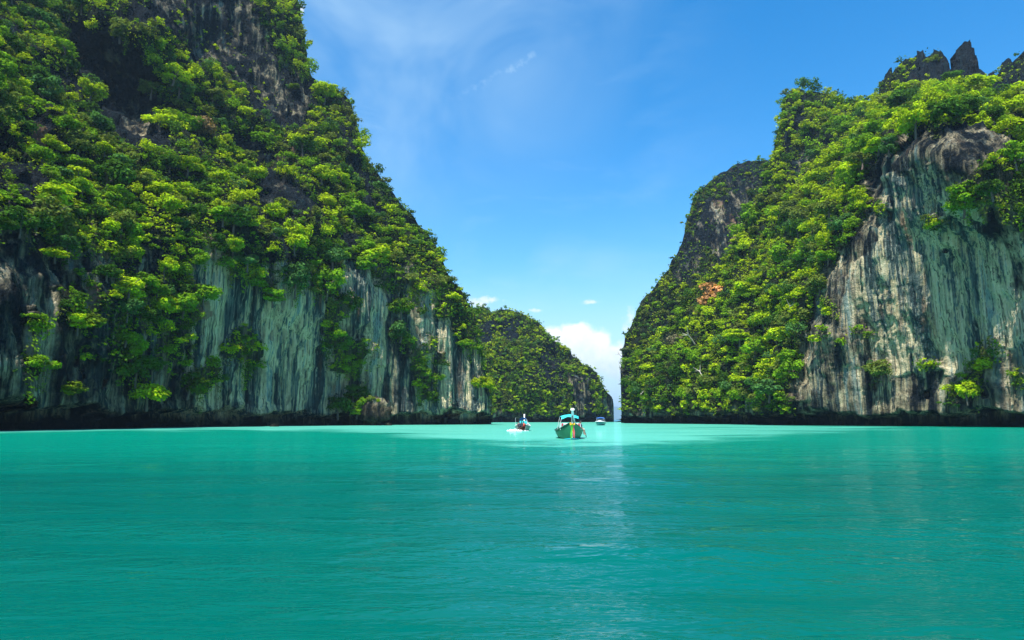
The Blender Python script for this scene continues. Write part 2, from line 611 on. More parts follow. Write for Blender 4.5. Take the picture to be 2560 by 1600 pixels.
def build_cliff(name, label, knots, ctrl, ncol, nrow, veg, wall, ochre, big=1.0, back=(4, 14, 40), caves=(), jag=3.0, rough=0.0, spur=0.0, gaps=0.0):
    kn = np.array(knots, dtype=float)
    seg = np.maximum(np.abs(np.diff(kn[:, 0])), np.hypot(np.diff(kn[:, 2]), np.diff(kn[:, 3])))
    s = np.r_[0, np.cumsum(seg)]
    ss = np.linspace(0, s[-1], ncol)
    xb, Yb, xt, yt = (np.interp(ss, s, kn[:, i]) for i in range(4))
    yt = yt + jag * (1.6 * fbm(np.stack([ss / 26, 0 * ss, 0 * ss + 2.2], -1), 4))
    xt = xt + jag * 0.7 * (1.6 * fbm(np.stack([ss / 22, 0 * ss, 0 * ss + 9.2], -1), 4))
    Pb = sea_pt(xb, Yb)
    _, yb, _ = project(Pb)
    t = np.linspace(0, 1, nrow) ** 1.12
    T, _ = np.meshgrid(t, ss, indexing='ij')
    gx = xb + (xt - xb) * T
    gy = yb + (yt - yb) * T
    pts = [(a, b, c) for a, b, c in ctrl]
    for i in np.linspace(0, ncol - 1, 16).astype(int):
        pts.append((xb[i], yb[i], Yb[i]))
    f = tps_fit(pts)
    lnY = f(gx, gy)
    lnY = lnY + (np.log(Yb) - lnY[0]) * (1 - T) ** 2.5
    P = ray_pt(gx, gy, np.exp(lnY))
    P[..., 2] = np.maximum(P[..., 2], 0.0)
    vg = zone_mask(gx, gy, veg)
    gapn = fbm(P / 15.0 + 5.5, 3)
    vg = vg * np.where(T > 0.93, 1, np.clip(smooth(gapn, -0.75 + gaps, -0.35 + gaps), 0.04, 1))
    wl = zone_mask(gx, gy, wall)
    oc = zone_mask(gx, gy, ochre, 8)
    for _ in range(2):       # soften wall zone edges
        wl[1:-1, 1:-1] = (wl[1:-1, 1:-1] * 2 + wl[:-2, 1:-1] + wl[2:, 1:-1] + wl[1:-1, :-2] + wl[1:-1, 2:]) / 6

    def normals(P):
        ds = np.gradient(P, axis=1)
        dt = np.gradient(P, axis=0)
        n = np.cross(ds, dt)
        n /= np.linalg.norm(n, axis=2)[..., None] + 1e-9
        view = np.array([0, 0, CAMZ]) - P
        return n * np.where((n * view).sum(2) < 0, -1, 1)[..., None]
    N = normals(P)
    edge = 1 - 0.65 * T ** 8
    calm = np.clip((wl - 0.10) * 7, 0, 1)
    if rough: edge = edge * 0 + 1
    x, y, z = P[..., 0], P[..., 1], P[..., 2]
    d = big * 3.4 * fbm(P / 21.0, 3) * edge * (1 - 0.6 * calm)
    d += 1.9 * fbm(np.stack([x / 7, y / 7, z / 10], -1), 3) * edge * (1 - 0.7 * calm)
    craggy = 1 - 0.85 * np.clip((wl - 0.26) * 5, 0, 1)
    d += 1.1 * craggy * ridged(np.stack([x / 5, y / 5, z / 8], -1), 3) * edge
    fl = ridged(np.stack([x / 4.2, y / 4.2, z / 60], -1), 2) * 1.15 + ridged(np.stack([x / 1.5, y / 1.5, z / 22], -1), 2) * 0.62 + 0.18 * ridged(np.stack([x / 6, y / 6, z / 5], -1), 3)
    d += np.clip(wl + 0.25 * (1 - vg), 0, 1) * fl
    d += rough * (ridged(np.stack([x / 2.6, y / 2.6, z / 7], -1), 4) + 0.8 * fbm(P / 3.0, 3))
    d += spur * vg * ridged(np.stack([(x + 0.35 * z) / 24, y / 24, z / 70], -1), 2) * edge
    P = P + N * d[..., None]
    # notch cut by the sea along the foot
    hn = 2.9 + 1.9 * fbm(np.stack([x / 9, y / 9, 0 * x], -1), 3) + 0.5 * ridged(np.stack([x / 2.2, y / 2.2, 0 * x], -1), 2)
    k = smooth(P[..., 2], hn + 0.6, hn - 0.5)
    away = P[..., :2] / (np.linalg.norm(P[..., :2], axis=2)[..., None] + 1e-6)
    hd = -N[..., :2]
    hl = np.linalg.norm(hd, axis=2)[..., None]
    hd = np.where(hl > 0.2, hd / (hl + 1e-6), away)
    P[..., :2] += hd * (k * 5.5)[..., None]
    for cx, cy, rx, ry, dep in caves:
        r = np.hypot((gx - cx) / rx, (gy - cy) / ry) + 0.35 * perlin(np.stack([gx / 14, gy / 14, 0 * gx], -1))
        P[..., :2] += away * (dep * smooth(r, 1.1, 0.5))[..., None]
    N = normals(P)
    # close the body: foot below the water, crest rolled over to the back
    rows = [P[0] + np.array([0, 0, -3.0])]
    top = P[-1]
    tz = top[:, 2]
    aw = top[:, :2] / np.linalg.norm(top[:, :2], axis=1)[:, None]
    bk = []
    for i, bd in enumerate(back):
        q = top.copy()
        q[:, :2] += aw * bd
        q[:, 2] = tz * (1 - 0.03 - 0.30 * i) - i
        bk.append(q)
    q = bk[-1].copy()
    q[:, :2] += aw * 15
    q[:, 2] = -3
    bk.append(q)
    full = np.concatenate([np.array(rows), P, np.array(bk)])
    zon = np.stack([wl, oc, vg], -1)
    zon = np.concatenate([zon[:1], zon, np.repeat(zon[-1:], len(bk), 0)])
    o = link(bpy.data.objects.new('cliff', grid_mesh('cliff', full, ROCK, {'zones': zon})))
    tag(o, label, None, None, 'structure')
    MASS[name] = dict(P=P, N=N, px=gx, py=gy, veg=vg, wall=wl, obj=o, T=T)
    return o


FULL = [(-2000, -2000), (5000, -2000), (5000, 3000), (-2000, 3000)]

# --- the near cliff on the left
A_knots = [(-700, 60, -700, -260), (-300, 82, -250, -230), (0, 104, 150, -210), (200, 121, 420, -190), (400, 145, 600, -160),
           (560, 166, 728, -120), (640, 177, 742, 0), (700, 186, 762, 110), (740, 192, 776, 195), (765, 196, 802, 222), (790, 199, 850, 232),
           (830, 204, 880, 272), (870, 210, 896, 335), (910, 215, 899, 380), (950, 219, 927, 459), (985, 222, 949, 502), (1020, 225, 978, 538),
           (1050, 227, 1030, 580), (1075, 229, 1068, 615), (1100, 231, 1092, 670), (1120, 232, 1119, 706), (1140, 234, 1157, 740),
           (1160, 236, 1177, 790), (1180, 238, 1194, 868), (1195, 239, 1207, 918), (1207, 240, 1221, 1001), (1213, 241, 1213, 1050)]
A_ctrl = [(-300, 800, 83), (0, 800, 104), (0, 620, 108), (200, 800, 121), (200, 620, 126), (400, 800, 146), (400, 640, 148), (560, 850, 168), (560, 660, 166),
          (700, 900, 186), (700, 700, 181), (800, 760, 194), (900, 850, 213), (900, 680, 212), (1000, 850, 223), (1050, 760, 228), (1150, 900, 238),
          (0, 450, 122), (0, 250, 142), (0, 80, 156), (-300, 400, 100), (-300, 0, 128), (120, 480, 132), (120, 280, 152), (90, 160, 172), (60, 30, 190),
          (300, 500, 150), (300, 380, 176), (280, 200, 208), (200, 150, 206), (350, 300, 204), (250, 20, 190), (350, 80, 186), (400, 150, 192),
          (450, 500, 164), (450, 350, 188), (470, 250, 202), (560, 60, 238), (480, 120, 226), (650, 250, 240), (700, 60, 256), (740, 0, 266),
          (600, 560, 172), (560, 400, 204), (650, 480, 206), (640, 380, 222), (720, 560, 188), (720, 400, 224), (800, 600, 206), (780, 300, 250), (860, 400, 238),
          (900, 560, 226), (960, 640, 226), (1040, 660, 232), (895, 340, 252), (930, 470, 240), (1100, 680, 240), (1160, 760, 241), (1200, 900, 241),
          (-300, -200, 140), (300, -180, 235), (600, -150, 262)]
A_veg = [(1.0, FULL),
         (0.0, [(-900, 640), (60, 600), (110, 640), (260, 640), (300, 660), (470, 640), (480, 600), (530, 645), (570, 685), (650, 705), (740, 722), (800, 745), (822, 715), (850, 655), (905, 690), (985, 745), (1040, 770), (1100, 800), (1165, 850), (1190, 930), (1230, 1010), (1230, 1100), (-900, 1100)]),
         (0.0, [(95, 40), (135, 120), (160, 200), (205, 265), (235, 370), (320, 415), (405, 425), (425, 340), (395, 300), (405, 240), (420, 175), (365, 140), (340, 100), (275, 80), (205, 45)]),
         (0.10, [(330, -300), (640, -300), (650, 40), (690, 150), (745, 190), (775, 215), (775, 330), (745, 350), (700, 330), (655, 345), (610, 300), (560, 205), (505, 170), (445, 160), (425, 90), (375, 45)]),
         (0.0, [(35, 318), (90, 305), (125, 410), (70, 405)]),
         (0.22, [(0, 350), (40, 400), (75, 520), (50, 590), (-300, 600), (-300, 420)]),
         (0.05, [(605, 410), (650, 400), (690, 445), (745, 480), (800, 548), (792, 585), (730, 560), (690, 540), (625, 535), (612, 470)]),
         (0.0, [(868, 395), (900, 410), (930, 470), (952, 540), (905, 535), (878, 450)]),
         (0.0, [(715, 455), (770, 470), (790, 545), (760, 560)]),
         (0.0, [(655, 250), (700, 275), (745, 330), (690, 322)]),
         (0.75, [(300, 650), (460, 650), (468, 860), (420, 990), (380, 960), (340, 820), (305, 760)]),
         (0.55, [(150, 700), (300, 690), (300, 900), (160, 880)]),
         (0.9, [(40, 776), (132, 776), (132, 816), (40, 812)]), (0.9, [(110, 725), (210, 725), (211, 776), (112, 776)]),
         (0.95, [(117, 950), (222, 950), (222, 990), (110, 990)]), (0.9, [(237, 882), (285, 882), (283, 918), (237, 916)]),
         (0.95, [(410, 915), (528, 915), (520, 985), (400, 985)]), (0.8, [(300, 935), (343, 935), (343, 990), (305, 990)]),
         (0.8, [(80, 1000), (135, 1000), (132, 1030), (83, 1030)]), (0.7, [(0, 898), (53, 898), (53, 930), (0, 930)]),
         (0.7, [(560, 820), (620, 815), (640, 900), (600, 925), (560, 890)]),
         (0.95, [(808, 745), (862, 745), (830, 840), (930, 850), (935, 900), (870, 930), (806, 925), (800, 840)]),
         (0.95, [(970, 735), (1032, 735), (1040, 790), (1010, 860), (1060, 900), (1080, 1000), (1050, 1005), (1020, 900), (985, 830)]),
         (0.85, [(892, 905), (935, 900), (930, 950), (905, 1000), (895, 960)]),
         (0.8, [(1085, 895), (1115, 895), (1115, 935), (1090, 935)]),
         (0.7, [(1050, 850), (1075, 850), (1075, 890), (1050, 885)]),
         (0.95, [(1172, 915), (1215, 925), (1222, 1005), (1200, 1010), (1180, 965)]),
         (0.9, [(828, 990), (905, 990), (905, 1045), (830, 1045)])]
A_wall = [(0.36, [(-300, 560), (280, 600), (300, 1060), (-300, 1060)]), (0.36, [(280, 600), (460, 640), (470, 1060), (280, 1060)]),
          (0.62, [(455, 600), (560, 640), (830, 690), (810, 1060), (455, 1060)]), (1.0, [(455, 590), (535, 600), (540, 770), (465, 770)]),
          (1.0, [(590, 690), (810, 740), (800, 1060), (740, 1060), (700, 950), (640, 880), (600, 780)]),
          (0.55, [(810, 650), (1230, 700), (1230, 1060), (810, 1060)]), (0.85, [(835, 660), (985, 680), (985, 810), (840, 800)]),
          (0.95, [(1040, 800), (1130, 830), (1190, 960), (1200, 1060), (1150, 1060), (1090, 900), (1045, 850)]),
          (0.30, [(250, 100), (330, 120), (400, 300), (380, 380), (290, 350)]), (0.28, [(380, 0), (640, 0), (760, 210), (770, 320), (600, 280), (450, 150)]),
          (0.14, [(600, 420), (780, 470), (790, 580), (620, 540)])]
A_ochre = [(0.55, [(180, 80), (206, 85), (200, 165), (180, 165)]), (0.8, [(480, 750), (510, 755), (505, 795), (480, 800)]), (0.45, [(690, 700), (720, 720), (700, 930), (670, 850)]),
           (0.5, [(38, 318), (90, 318), (120, 400), (70, 400)]), (0.55, [(195, 720), (212, 720), (212, 800), (198, 800)]), (0.6, [(448, 55), (466, 62), (462, 95), (446, 90)]), (0.5, [(400, 930), (420, 935), (410, 1000), (390, 1000)]),
           (0.45, [(700, 375), (745, 380), (760, 430), (700, 420)]), (0.5, [(620, 400), (690, 420), (660, 450), (620, 440)]), (0.35, [(700, 530), (790, 560), (770, 590), (720, 575)]), (0.6, [(820, 960), (832, 960), (830, 985), (822, 985)])]
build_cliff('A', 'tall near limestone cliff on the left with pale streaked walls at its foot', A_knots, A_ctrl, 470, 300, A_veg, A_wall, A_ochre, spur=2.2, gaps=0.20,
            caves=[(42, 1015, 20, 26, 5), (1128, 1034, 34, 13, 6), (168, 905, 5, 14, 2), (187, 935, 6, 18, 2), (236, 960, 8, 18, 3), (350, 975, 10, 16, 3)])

# --- the darker ridge behind it
B_knots = [(860, 300, 862, 330), (900, 300, 905, 385), (950, 300, 950, 440), (990, 300, 1000, 506), (1020, 300, 1037, 548), (1050, 300, 1082, 602), (1080, 300, 1108, 655), (1100, 300, 1119, 700), (1120, 300, 1124, 800), (1140, 300, 1142, 1000)]
B_ctrl = [(900, 400, 318), (1000, 520, 318), (1080, 620, 314), (1110, 690, 308), (950, 700, 304), (1100, 800, 302)]
build_cliff('B', 'shaded wooded ridge rising behind the near left cliff', B_knots, B_ctrl, 110, 120, [(1.0, FULL), (0.25, [(1080, 660), (1112, 660), (1115, 700), (1085, 700)])], [], [], back=(5, 20, 50))

# --- the middle island
C_knots = [(1090, 425, 1120, 800), (1130, 428, 1150, 768), (1160, 430, 1172, 771), (1190, 432, 1204, 768), (1225, 434, 1232, 780), (1260, 436, 1266, 774), (1300, 440, 1305, 781), (1330, 444, 1332, 798), (1360, 448, 1357, 822),
           (1385, 452, 1382, 855), (1415, 456, 1415, 870), (1435, 460, 1437, 893), (1452, 464, 1455, 909), (1480, 470, 1486, 931), (1494, 476, 1499, 955), (1504, 482, 1513, 977), (1512, 488, 1529, 998), (1515, 490, 1531, 1018), (1517, 492, 1524, 1043)]
C_ctrl = [(1150, 950, 430), (1250, 950, 436), (1350, 950, 446), (1450, 980, 462), (1200, 800, 462), (1300, 820, 462), (1400, 900, 466), (1250, 870, 445), (1500, 980, 482), (1520, 1000, 488)]
C_veg = [(0.85, FULL), (0.1, [(1195, 812), (1240, 808), (1242, 862), (1205, 850)]), (0.1, [(1245, 800), (1300, 805), (1300, 850), (1265, 862)]), (0.15, [(1335, 865), (1400, 870), (1405, 930), (1340, 925)]),
         (0.35, [(1310, 930), (1400, 930), (1405, 990), (1310, 980)]), (0.05, [(1420, 935), (1475, 945), (1478, 1044), (1425, 1044)]), (0.0, [(1506, 985), (1540, 985), (1540, 1050), (1506, 1050)]), (0.0, [(1000, 1030), (1600, 1030), (1600, 1080), (1000, 1080)]),
         (0.9, [(1476, 980), (1508, 1000), (1508, 1036), (1478, 1040)])]
C_wall = [(0.35, [(1000, 980), (1420, 990), (1420, 1060), (1000, 1060)]), (0.3, [(1415, 930), (1480, 940), (1480, 1050), (1415, 1050)]), (0.4, [(1505, 985), (1540, 985), (1540, 1050), (1505, 1050)])]
build_cliff('C', 'green humped limestone island closing the far end of the lagoon', C_knots, C_ctrl, 240, 150, C_veg, C_wall, [])

# --- the cliff behind the right spur
E_knots = [(1557, 350, 1557, 1000), (1556, 350, 1553, 960), (1557, 350, 1555, 880), (1562, 350, 1566, 836), (1572, 350, 1580, 808), (1590, 350, 1602, 755), (1605, 350, 1622, 735), (1630, 350, 1660, 690), (1655, 350, 1692, 635), (1670, 350, 1708, 600), (1685, 350, 1716, 560),
           (1700, 350, 1729, 510), (1720, 350, 1738, 484), (1745, 350, 1775, 455), (1775, 350, 1805, 432), (1810, 350, 1850, 408), (1850, 350, 1893, 399), (1900, 350, 1922, 402), (1960, 350, 1965, 420), (2020, 350, 2020, 470)]
E_ctrl = [(1570, 900, 352), (1650, 900, 352), (1650, 740, 366), (1720, 560, 378), (1800, 500, 380), (1860, 420, 390), (1830, 620, 366), (1750, 700, 362), (1900, 600, 370)]
E_veg = [(0.9, FULL), (0.08, [(1765, 490), (1850, 480), (1900, 520), (1885, 600), (1850, 670), (1800, 690), (1780, 640), (1740, 600), (1735, 530)]), (0.35, [(1770, 425), (1850, 405), (1925, 405), (1930, 480), (1850, 480), (1780, 460)]), (0.3, [(1700, 580), (1750, 590), (1740, 720), (1690, 700), (1690, 620)]),
         (0.5, [(1640, 790), (1690, 790), (1680, 840), (1640, 850)]), (0.25, [(1553, 890), (1612, 890), (1612, 1060), (1553, 1060)])]
E_wall = [(0.22, [(1690, 500), (1760, 440), (1920, 430), (1900, 640), (1800, 700), (1690, 700)]), (0.32, [(1780, 500), (1890, 500), (1880, 660), (1790, 660)]), (0.25, [(1550, 900), (1620, 900), (1620, 1060), (1550, 1060)])]
E_ochre = [(0.5, [(1812, 560), (1835, 525), (1850, 560), (1866, 600), (1850, 640), (1826, 632)]), (0.5, [(1780, 500), (1815, 500), (1812, 520), (1780, 520)])]
build_cliff('E', 'dark shoulder cliff with a bare ochre scar behind the bright green spur', E_knots, E_ctrl, 190, 190, E_veg, E_wall, E_ochre)

# --- the near cliff on the right
D_knots = [(1556, 322, 1563, 1035), (1566, 318, 1575, 985), (1580, 314, 1598, 905), (1600, 308, 1650, 850), (1625, 302, 1690, 795), (1650, 296, 1725, 735), (1675, 290, 1765, 705), (1700, 284, 1812, 655), (1730, 276, 1860, 590), (1760, 268, 1890, 530), (1790, 260, 1918, 480), (1820, 250, 1934, 400),
           (1850, 244, 1950, 300), (1880, 238, 1958, 252), (1910, 228, 1985, 229), (1950, 216, 2020, 236), (1990, 206, 2080, 243), (2020, 200, 2112, 264), (2060, 193, 2150, 262), (2120, 186, 2200, 246), (2200, 180, 2290, 232), (2300, 172, 2380, 226), (2400, 163, 2460, 240), (2500, 154, 2540, 250), (2620, 146, 2680, 240), (2800, 134, 2900, 200), (3200, 108, 3300, 100)]
D_ctrl = [(1600, 960, 312), (1700, 950, 286), (1700, 820, 300), (1800, 950, 262), (1800, 800, 278), (1850, 650, 290), (1900, 900, 236), (1900, 750, 254), (1900, 550, 286), (1950, 350, 300), (1985, 240, 305), (2000, 950, 205), (2000, 800, 222), (2000, 600, 252), (2050, 450, 268), (2080, 300, 296), (2100, 260, 305),
          (2012, 970, 197), (2045, 830, 191), (2085, 730, 188), (2150, 570, 183), (2205, 470, 178), (2215, 400, 177), (2150, 420, 238), (2200, 300, 262), (2250, 250, 285),
          (2080, 950, 190), (2150, 800, 184), (2250, 600, 172), (2300, 450, 165), (2300, 350, 163), (2400, 330, 157), (2200, 900, 181), (2300, 900, 173), (2400, 800, 161), (2450, 600, 153), (2500, 900, 154), (2520, 370, 151), (2560, 600, 144), (2650, 800, 143),
          (2300, 305, 190), (2420, 290, 182), (2350, 260, 220), (2450, 255, 215), (2540, 290, 180), (2560, 330, 172), (2900, 500, 128), (2900, 250, 150), (3200, 600, 108), (3200, 200, 125)]
D_veg = [(1.0, FULL),
         (0.0, [(2005, 1090), (2012, 960), (2005, 900), (2040, 830), (2070, 740), (2105, 650), (2150, 560), (2195, 480), (2205, 405), (2240, 372), (2300, 350), (2360, 338), (2440, 332), (2500, 356), (2560, 385), (2700, 400), (3400, 300), (3400, 1100)]),
         (0.05, [(1988, 235), (2006, 240), (2018, 330), (1995, 350), (1975, 410), (1965, 415), (1978, 330)]),
         (0.2, [(2015, 340), (2055, 335), (2030, 420), (2005, 500), (1985, 500), (1985, 430)]),
         (0.15, [(2060, 360), (2110, 358), (2110, 375), (2060, 380)]),
         (0.3, [(2240, 300), (2300, 285), (2290, 300), (2240, 315)]),
         (0.0, [(1540, 1034), (2100, 1034), (2100, 1090), (1540, 1090)]),
         (0.3, [(1860, 1000), (1900, 980), (1925, 1010), (1925, 1050), (1860, 1050)]), (0.3, [(1956, 985), (1985, 985), (1985, 1050), (1956, 1050)]),
         (0.9, [(2422, 428), (2520, 425), (2535, 495), (2430, 490)]), (0.9, [(2545, 480), (2640, 480), (2640, 560), (2545, 550)]),
         (0.6, [(2462, 868), (2520, 865), (2520, 905), (2465, 910)]), (0.7, [(2395, 965), (2452, 965), (2452, 1005), (2400, 1005)]), (0.6, [(2425, 910), (2480, 915), (2480, 955), (2430, 955)]), (0.5, [(2335, 905), (2365, 905), (2365, 930), (2335, 930)]),
         (0.6, [(2210, 500), (2230, 505), (2222, 545), (2205, 540)]), (0.5, [(2080, 830), (2125, 825), (2122, 850), (2085, 850)]), (0.5, [(2140, 815), (2175, 820), (2175, 845), (2140, 840)]), (0.6, [(2180, 915), (2205, 915), (2205, 960), (2185, 960)]), (0.6, [(2360, 520), (2395, 515), (2395, 545), (2360, 548)]),
         (0.4, [(2540, 930), (2600, 930), (2600, 980), (2540, 990)]), (0.5, [(2080, 750), (2105, 750), (2105, 790), (2085, 790)])]
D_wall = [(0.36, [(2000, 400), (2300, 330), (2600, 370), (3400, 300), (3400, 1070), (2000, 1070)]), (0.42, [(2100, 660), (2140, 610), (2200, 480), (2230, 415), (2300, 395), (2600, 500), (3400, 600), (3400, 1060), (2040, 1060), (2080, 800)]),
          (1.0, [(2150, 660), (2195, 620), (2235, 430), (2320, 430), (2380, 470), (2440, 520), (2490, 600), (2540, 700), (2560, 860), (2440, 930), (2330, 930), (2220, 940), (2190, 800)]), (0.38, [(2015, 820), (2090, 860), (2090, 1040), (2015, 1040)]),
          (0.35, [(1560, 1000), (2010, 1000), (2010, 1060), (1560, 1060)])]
D_ochre = [(0.35, [(2265, 500), (2290, 500), (2300, 590), (2275, 580)]), (0.3, [(2420, 700), (2470, 700), (2480, 830), (2420, 820)]), (0.3, [(2300, 770), (2380, 780), (2380, 900), (2310, 880)])]
build_cliff('D', 'near limestone cliff on the right, wooded spur and bare streaked wall', D_knots, D_ctrl, 420, 290, D_veg, D_wall, D_ochre, spur=3.2, gaps=-0.05,
            caves=[(2322, 985, 10, 14, 3), (2480, 985, 10, 18, 3), (2190, 965, 5, 14, 3), (2376, 623, 5, 8, 2)])

# --- the bare pinnacles on the skyline
F_knots = [(2150, 285, 2185, 300), (2180, 285, 2200, 245), (2190, 285, 2203, 203), (2200, 285, 2212, 196), (2208, 285, 2221, 205), (2215, 285, 2226, 225), (2220, 285, 2230, 190), (2235, 285, 2250, 165), (2255, 285, 2288, 160), (2265, 285, 2292, 138), (2280, 285, 2308, 137), (2295, 285, 2320, 146),
           (2315, 285, 2345, 140), (2335, 285, 2364, 150), (2345, 285, 2380, 185), (2355, 285, 2386, 215), (2360, 285, 2389, 205), (2370, 285, 2394, 140), (2385, 285, 2402, 125), (2400, 285, 2416, 128), (2415, 285, 2432, 142), (2430, 285, 2446, 182), (2445, 285, 2462, 206), (2455, 285, 2468, 200), (2470, 285, 2490, 188), (2485, 285, 2500, 168), (2510, 285, 2530, 158), (2540, 285, 2570, 138), (2600, 285, 2680, 110), (2750, 285, 2850, 60)]
F_ctrl = [(2250, 280, 292), (2300, 160, 312), (2410, 140, 300), (2410, 260, 290), (2550, 250, 285), (2600, 150, 300), (2340, 400, 288), (2600, 400, 286)]
F_veg = [(0.0, FULL), (0.9, [(2210, 170), (2270, 158), (2270, 195), (2235, 230), (2200, 250), (2200, 215)]), (1.0, [(2300, 134), (2370, 134), (2350, 156), (2300, 158)]), (0.9, [(2150, 230), (2300, 215), (2390, 250), (2390, 420), (2150, 420)]), (0.6, [(2490, 180), (2560, 150), (2900, 60), (2900, 400), (2500, 300)]), (0.25, [(2500, 210), (2550, 200), (2550, 250), (2500, 250)])]
build_cliff('F', 'jagged bare limestone pinnacles above the right cliff', F_knots, F_ctrl, 330, 150, F_veg, [], [], big=0.5, back=(4, 10, 20), jag=7.0, rough=1.3)

# --- land far away across the open sea, and the air between
hx = np.linspace(1380, 1640, 120)
hy = np.interp(hx, [1380, 1440, 1500, 1525, 1540, 1552, 1565, 1600, 1640], [1040, 1034, 1022, 1015, 1015, 1019, 1023, 1032, 1046])
rows = []
for tt, back in ((0, 0), (0.35, 60), (0.7, 160), (1.0, 330), (0.6, 700), (-0.05, 1000)):
    Yd = 14000 + back * 3
    h = (HZ - hy) / F * 14000 * tt
    h = h * (1 + 0.10 * perlin(np.stack([hx / 9, 0 * hx + tt * 5, 0 * hx], -1))) if tt > 0 else h * 0 - 8
    rows.append(np.stack([(hx - 1280) / F * Yd, Yd + 40 * perlin(np.stack([hx / 14, 0 * hx + tt * 3, 0 * hx + 3], -1)), h], -1))
hill = link(bpy.data.objects.new('hills', grid_mesh('hills', np.array(rows), plain('distant_woods', (0.06, 0.10, 0.05), 0.95, 0.25, 0.01))))
tag(hill, 'low wooded hills far off across the open sea', None, None, 'structure')

hm, HN, hout = new_mat('air')
pv = HN.node('ShaderNodeVolumePrincipled')
pv.inputs['Color'].default_value = (0.50, 0.76, 1.0, 1)
pv.inputs['Density'].default_value = HAZE
pv.inputs['Anisotropy'].default_value = 0.2
HN.l.new(pv.outputs[0], hout.inputs['Volume'])
hb = [(sx * 5200, yy, zz) for zz in (-6, 330) for sx, yy in ((-1, -600), (1, -600), (1, 18000), (-1, 18000))]
hz = obj('haze', hb, [(0, 3, 2, 1), (4, 5, 6, 7), (0, 1, 5, 4), (1, 2, 6, 5), (2, 3, 7, 6), (3, 0, 4, 7)], hm)
tag(hz, 'thin sea haze in the air over the lagoon', None, None, 'stuff')


# ------------------------------------------------------------------ foliage
def unit(v):
    return v / (np.linalg.norm(v, axis=-1)[..., None] + 1e-9)


def crown_quads(r, n, lobes, leaf, flat=0.72, spread=1.0, layered=0.0):
    """leaf sized faces of a crown of radius 1 about the origin: positions (n,4,3) and tints (n,)"""
    lc, lr = [], []
    for k in range(lobes):
        for _ in range(30):
            v = unit(r.normal(size=3)) * r.uniform(0.25, 1.0) ** 0.6 * 0.72
            v *= (spread, spread, flat)
            if v[2] > -0.35: break
        if layered:
            v[2] = round(v[2] / 0.34) * 0.34 * layered + v[2] * (1 - layered)
        lc.append(v)
        lr.append(r.uniform(0.16, 0.40))
    lc, lr = np.array(lc), np.array(lr)
    lc = lc * r.uniform(0.75, 1.25, 3) + r.normal(size=lc.shape) * 0.07
    lt = r.uniform(0.66, 1.25, lobes)
    w = lr ** 2 / (lr ** 2).sum()
    li = r.choice(lobes, n, p=w)
    d = unit(r.normal(size=(n, 3)) + np.array([0, 0, 0.35]))
    rad = lr[li] * (r.uniform(0.5, 1.0, n) + 0.35 * r.random(n) ** 4)
    squash = np.array([1.12, 1.12, 0.78 - 0.3 * layered])
    p = lc[li] + d * rad[:, None] * squash
    nn = unit(d * 0.8 + np.array([0, 0, 0.5]) + r.normal(size=(n, 3)) * 0.45)
    a = unit(np.cross(nn, r.normal(size=(n, 3))))
    b = np.cross(nn, a)
    s = leaf * r.uniform(0.65, 1.35, n)[:, None]
    q = np.stack([p - a * s, p - b * s * 0.55, p + a * s, p + b * s * 0.55], 1)
    return q, lt[li] * r.uniform(0.78, 1.22, n)


def trunk_mesh(r, name):
    """tapered bent trunk with four limbs, about one radius tall, base at the origin"""
    V, Fc = [], []

    def limb(p0, p1, r0, r1, bend):
        n0 = len(V)
        p0, p1 = np.array(p0), np.array(p1)
        ax = unit(p1 - p0)
        u = unit(np.cross(ax, [0.3, 0.9, 0.1]))
        v = np.cross(ax, u)
        for i in range(4):
            t = i / 3
            c = p0 + (p1 - p0) * t + bend * math.sin(t * math.pi)
            rr = r0 + (r1 - r0) * t
            for j in range(5):
                an = j / 5 * 2 * math.pi
                V.append(c + (u * math.cos(an) + v * math.sin(an)) * rr)
        for i in range(3):
            for j in range(5):
                Fc.append((n0 + i * 5 + j, n0 + i * 5 + (j + 1) % 5, n0 + (i + 1) * 5 + (j + 1) % 5, n0 + (i + 1) * 5 + j))
    top = np.array([r.uniform(-.15, .15), r.uniform(-.15, .15), 0.75])
    limb((0, 0, -0.45), top, 0.075, 0.045, r.normal(size=3) * 0.05)
    for k in range(4):
        an = k * 1.57 + r.uniform(0, 1)
        limb(top * r.uniform(0.55, 1), top + np.array([math.cos(an) * .6, math.sin(an) * .6, r.uniform(.15, .5)]), 0.04, 0.012, r.normal(size=3) * 0.05)
    return raw_mesh(name, V, Fc, BARK, True)


GREENS = [  # linear albedo, words
    ((0.305, 0.405, 0.008), 'bright yellow-green'),
    ((0.140, 0.262, 0.010), 'fresh green'),
    ((0.048, 0.112, 0.012), 'deep green'),
    ((0.125, 0.165, 0.028), 'olive green'),
    ((0.062, 0.145, 0.036), 'grey-green'),
]
GREENS = [(np.array(c) * 1.14, w) for c, w in GREENS]

PROTO = []
for k in range(16):
    r = np.random.default_rng(100 + k)
    lay = 0.8 if k % 4 == 3 else 0.0
    q, tn = crown_quads(r, 1700, int(r.integers(16, 30)), 0.092, flat=(0.45 if lay else r.uniform(0.62, 0.9)), layered=lay)
    q = q + np.array([0, 0, 0.72])
    tint = np.stack([tn, tn, tn], -1) * np.stack([r.uniform(0.82, 1.06, len(tn)), np.ones(len(tn)), r.uniform(0.8, 1.2, len(tn))], -1)
    PROTO.append((quad_mesh('crown', q, LEAF, tint), trunk_mesh(r, 'trunk'), lay))
CHEAP = {}


def cheap(n, k, lay):
    key = (n, k, lay)
    if key not in CHEAP:
        r = np.random.default_rng(n * 31 + k)
        CHEAP[key] = crown_quads(r, n, max(5, min(18, n // 14)), 1.05 / math.sqrt(n) + 0.055, flat=0.45 if lay else 0.75, layered=0.8 if lay else 0)
    return CHEAP[key]


ALL = []          # every planted crown: dict


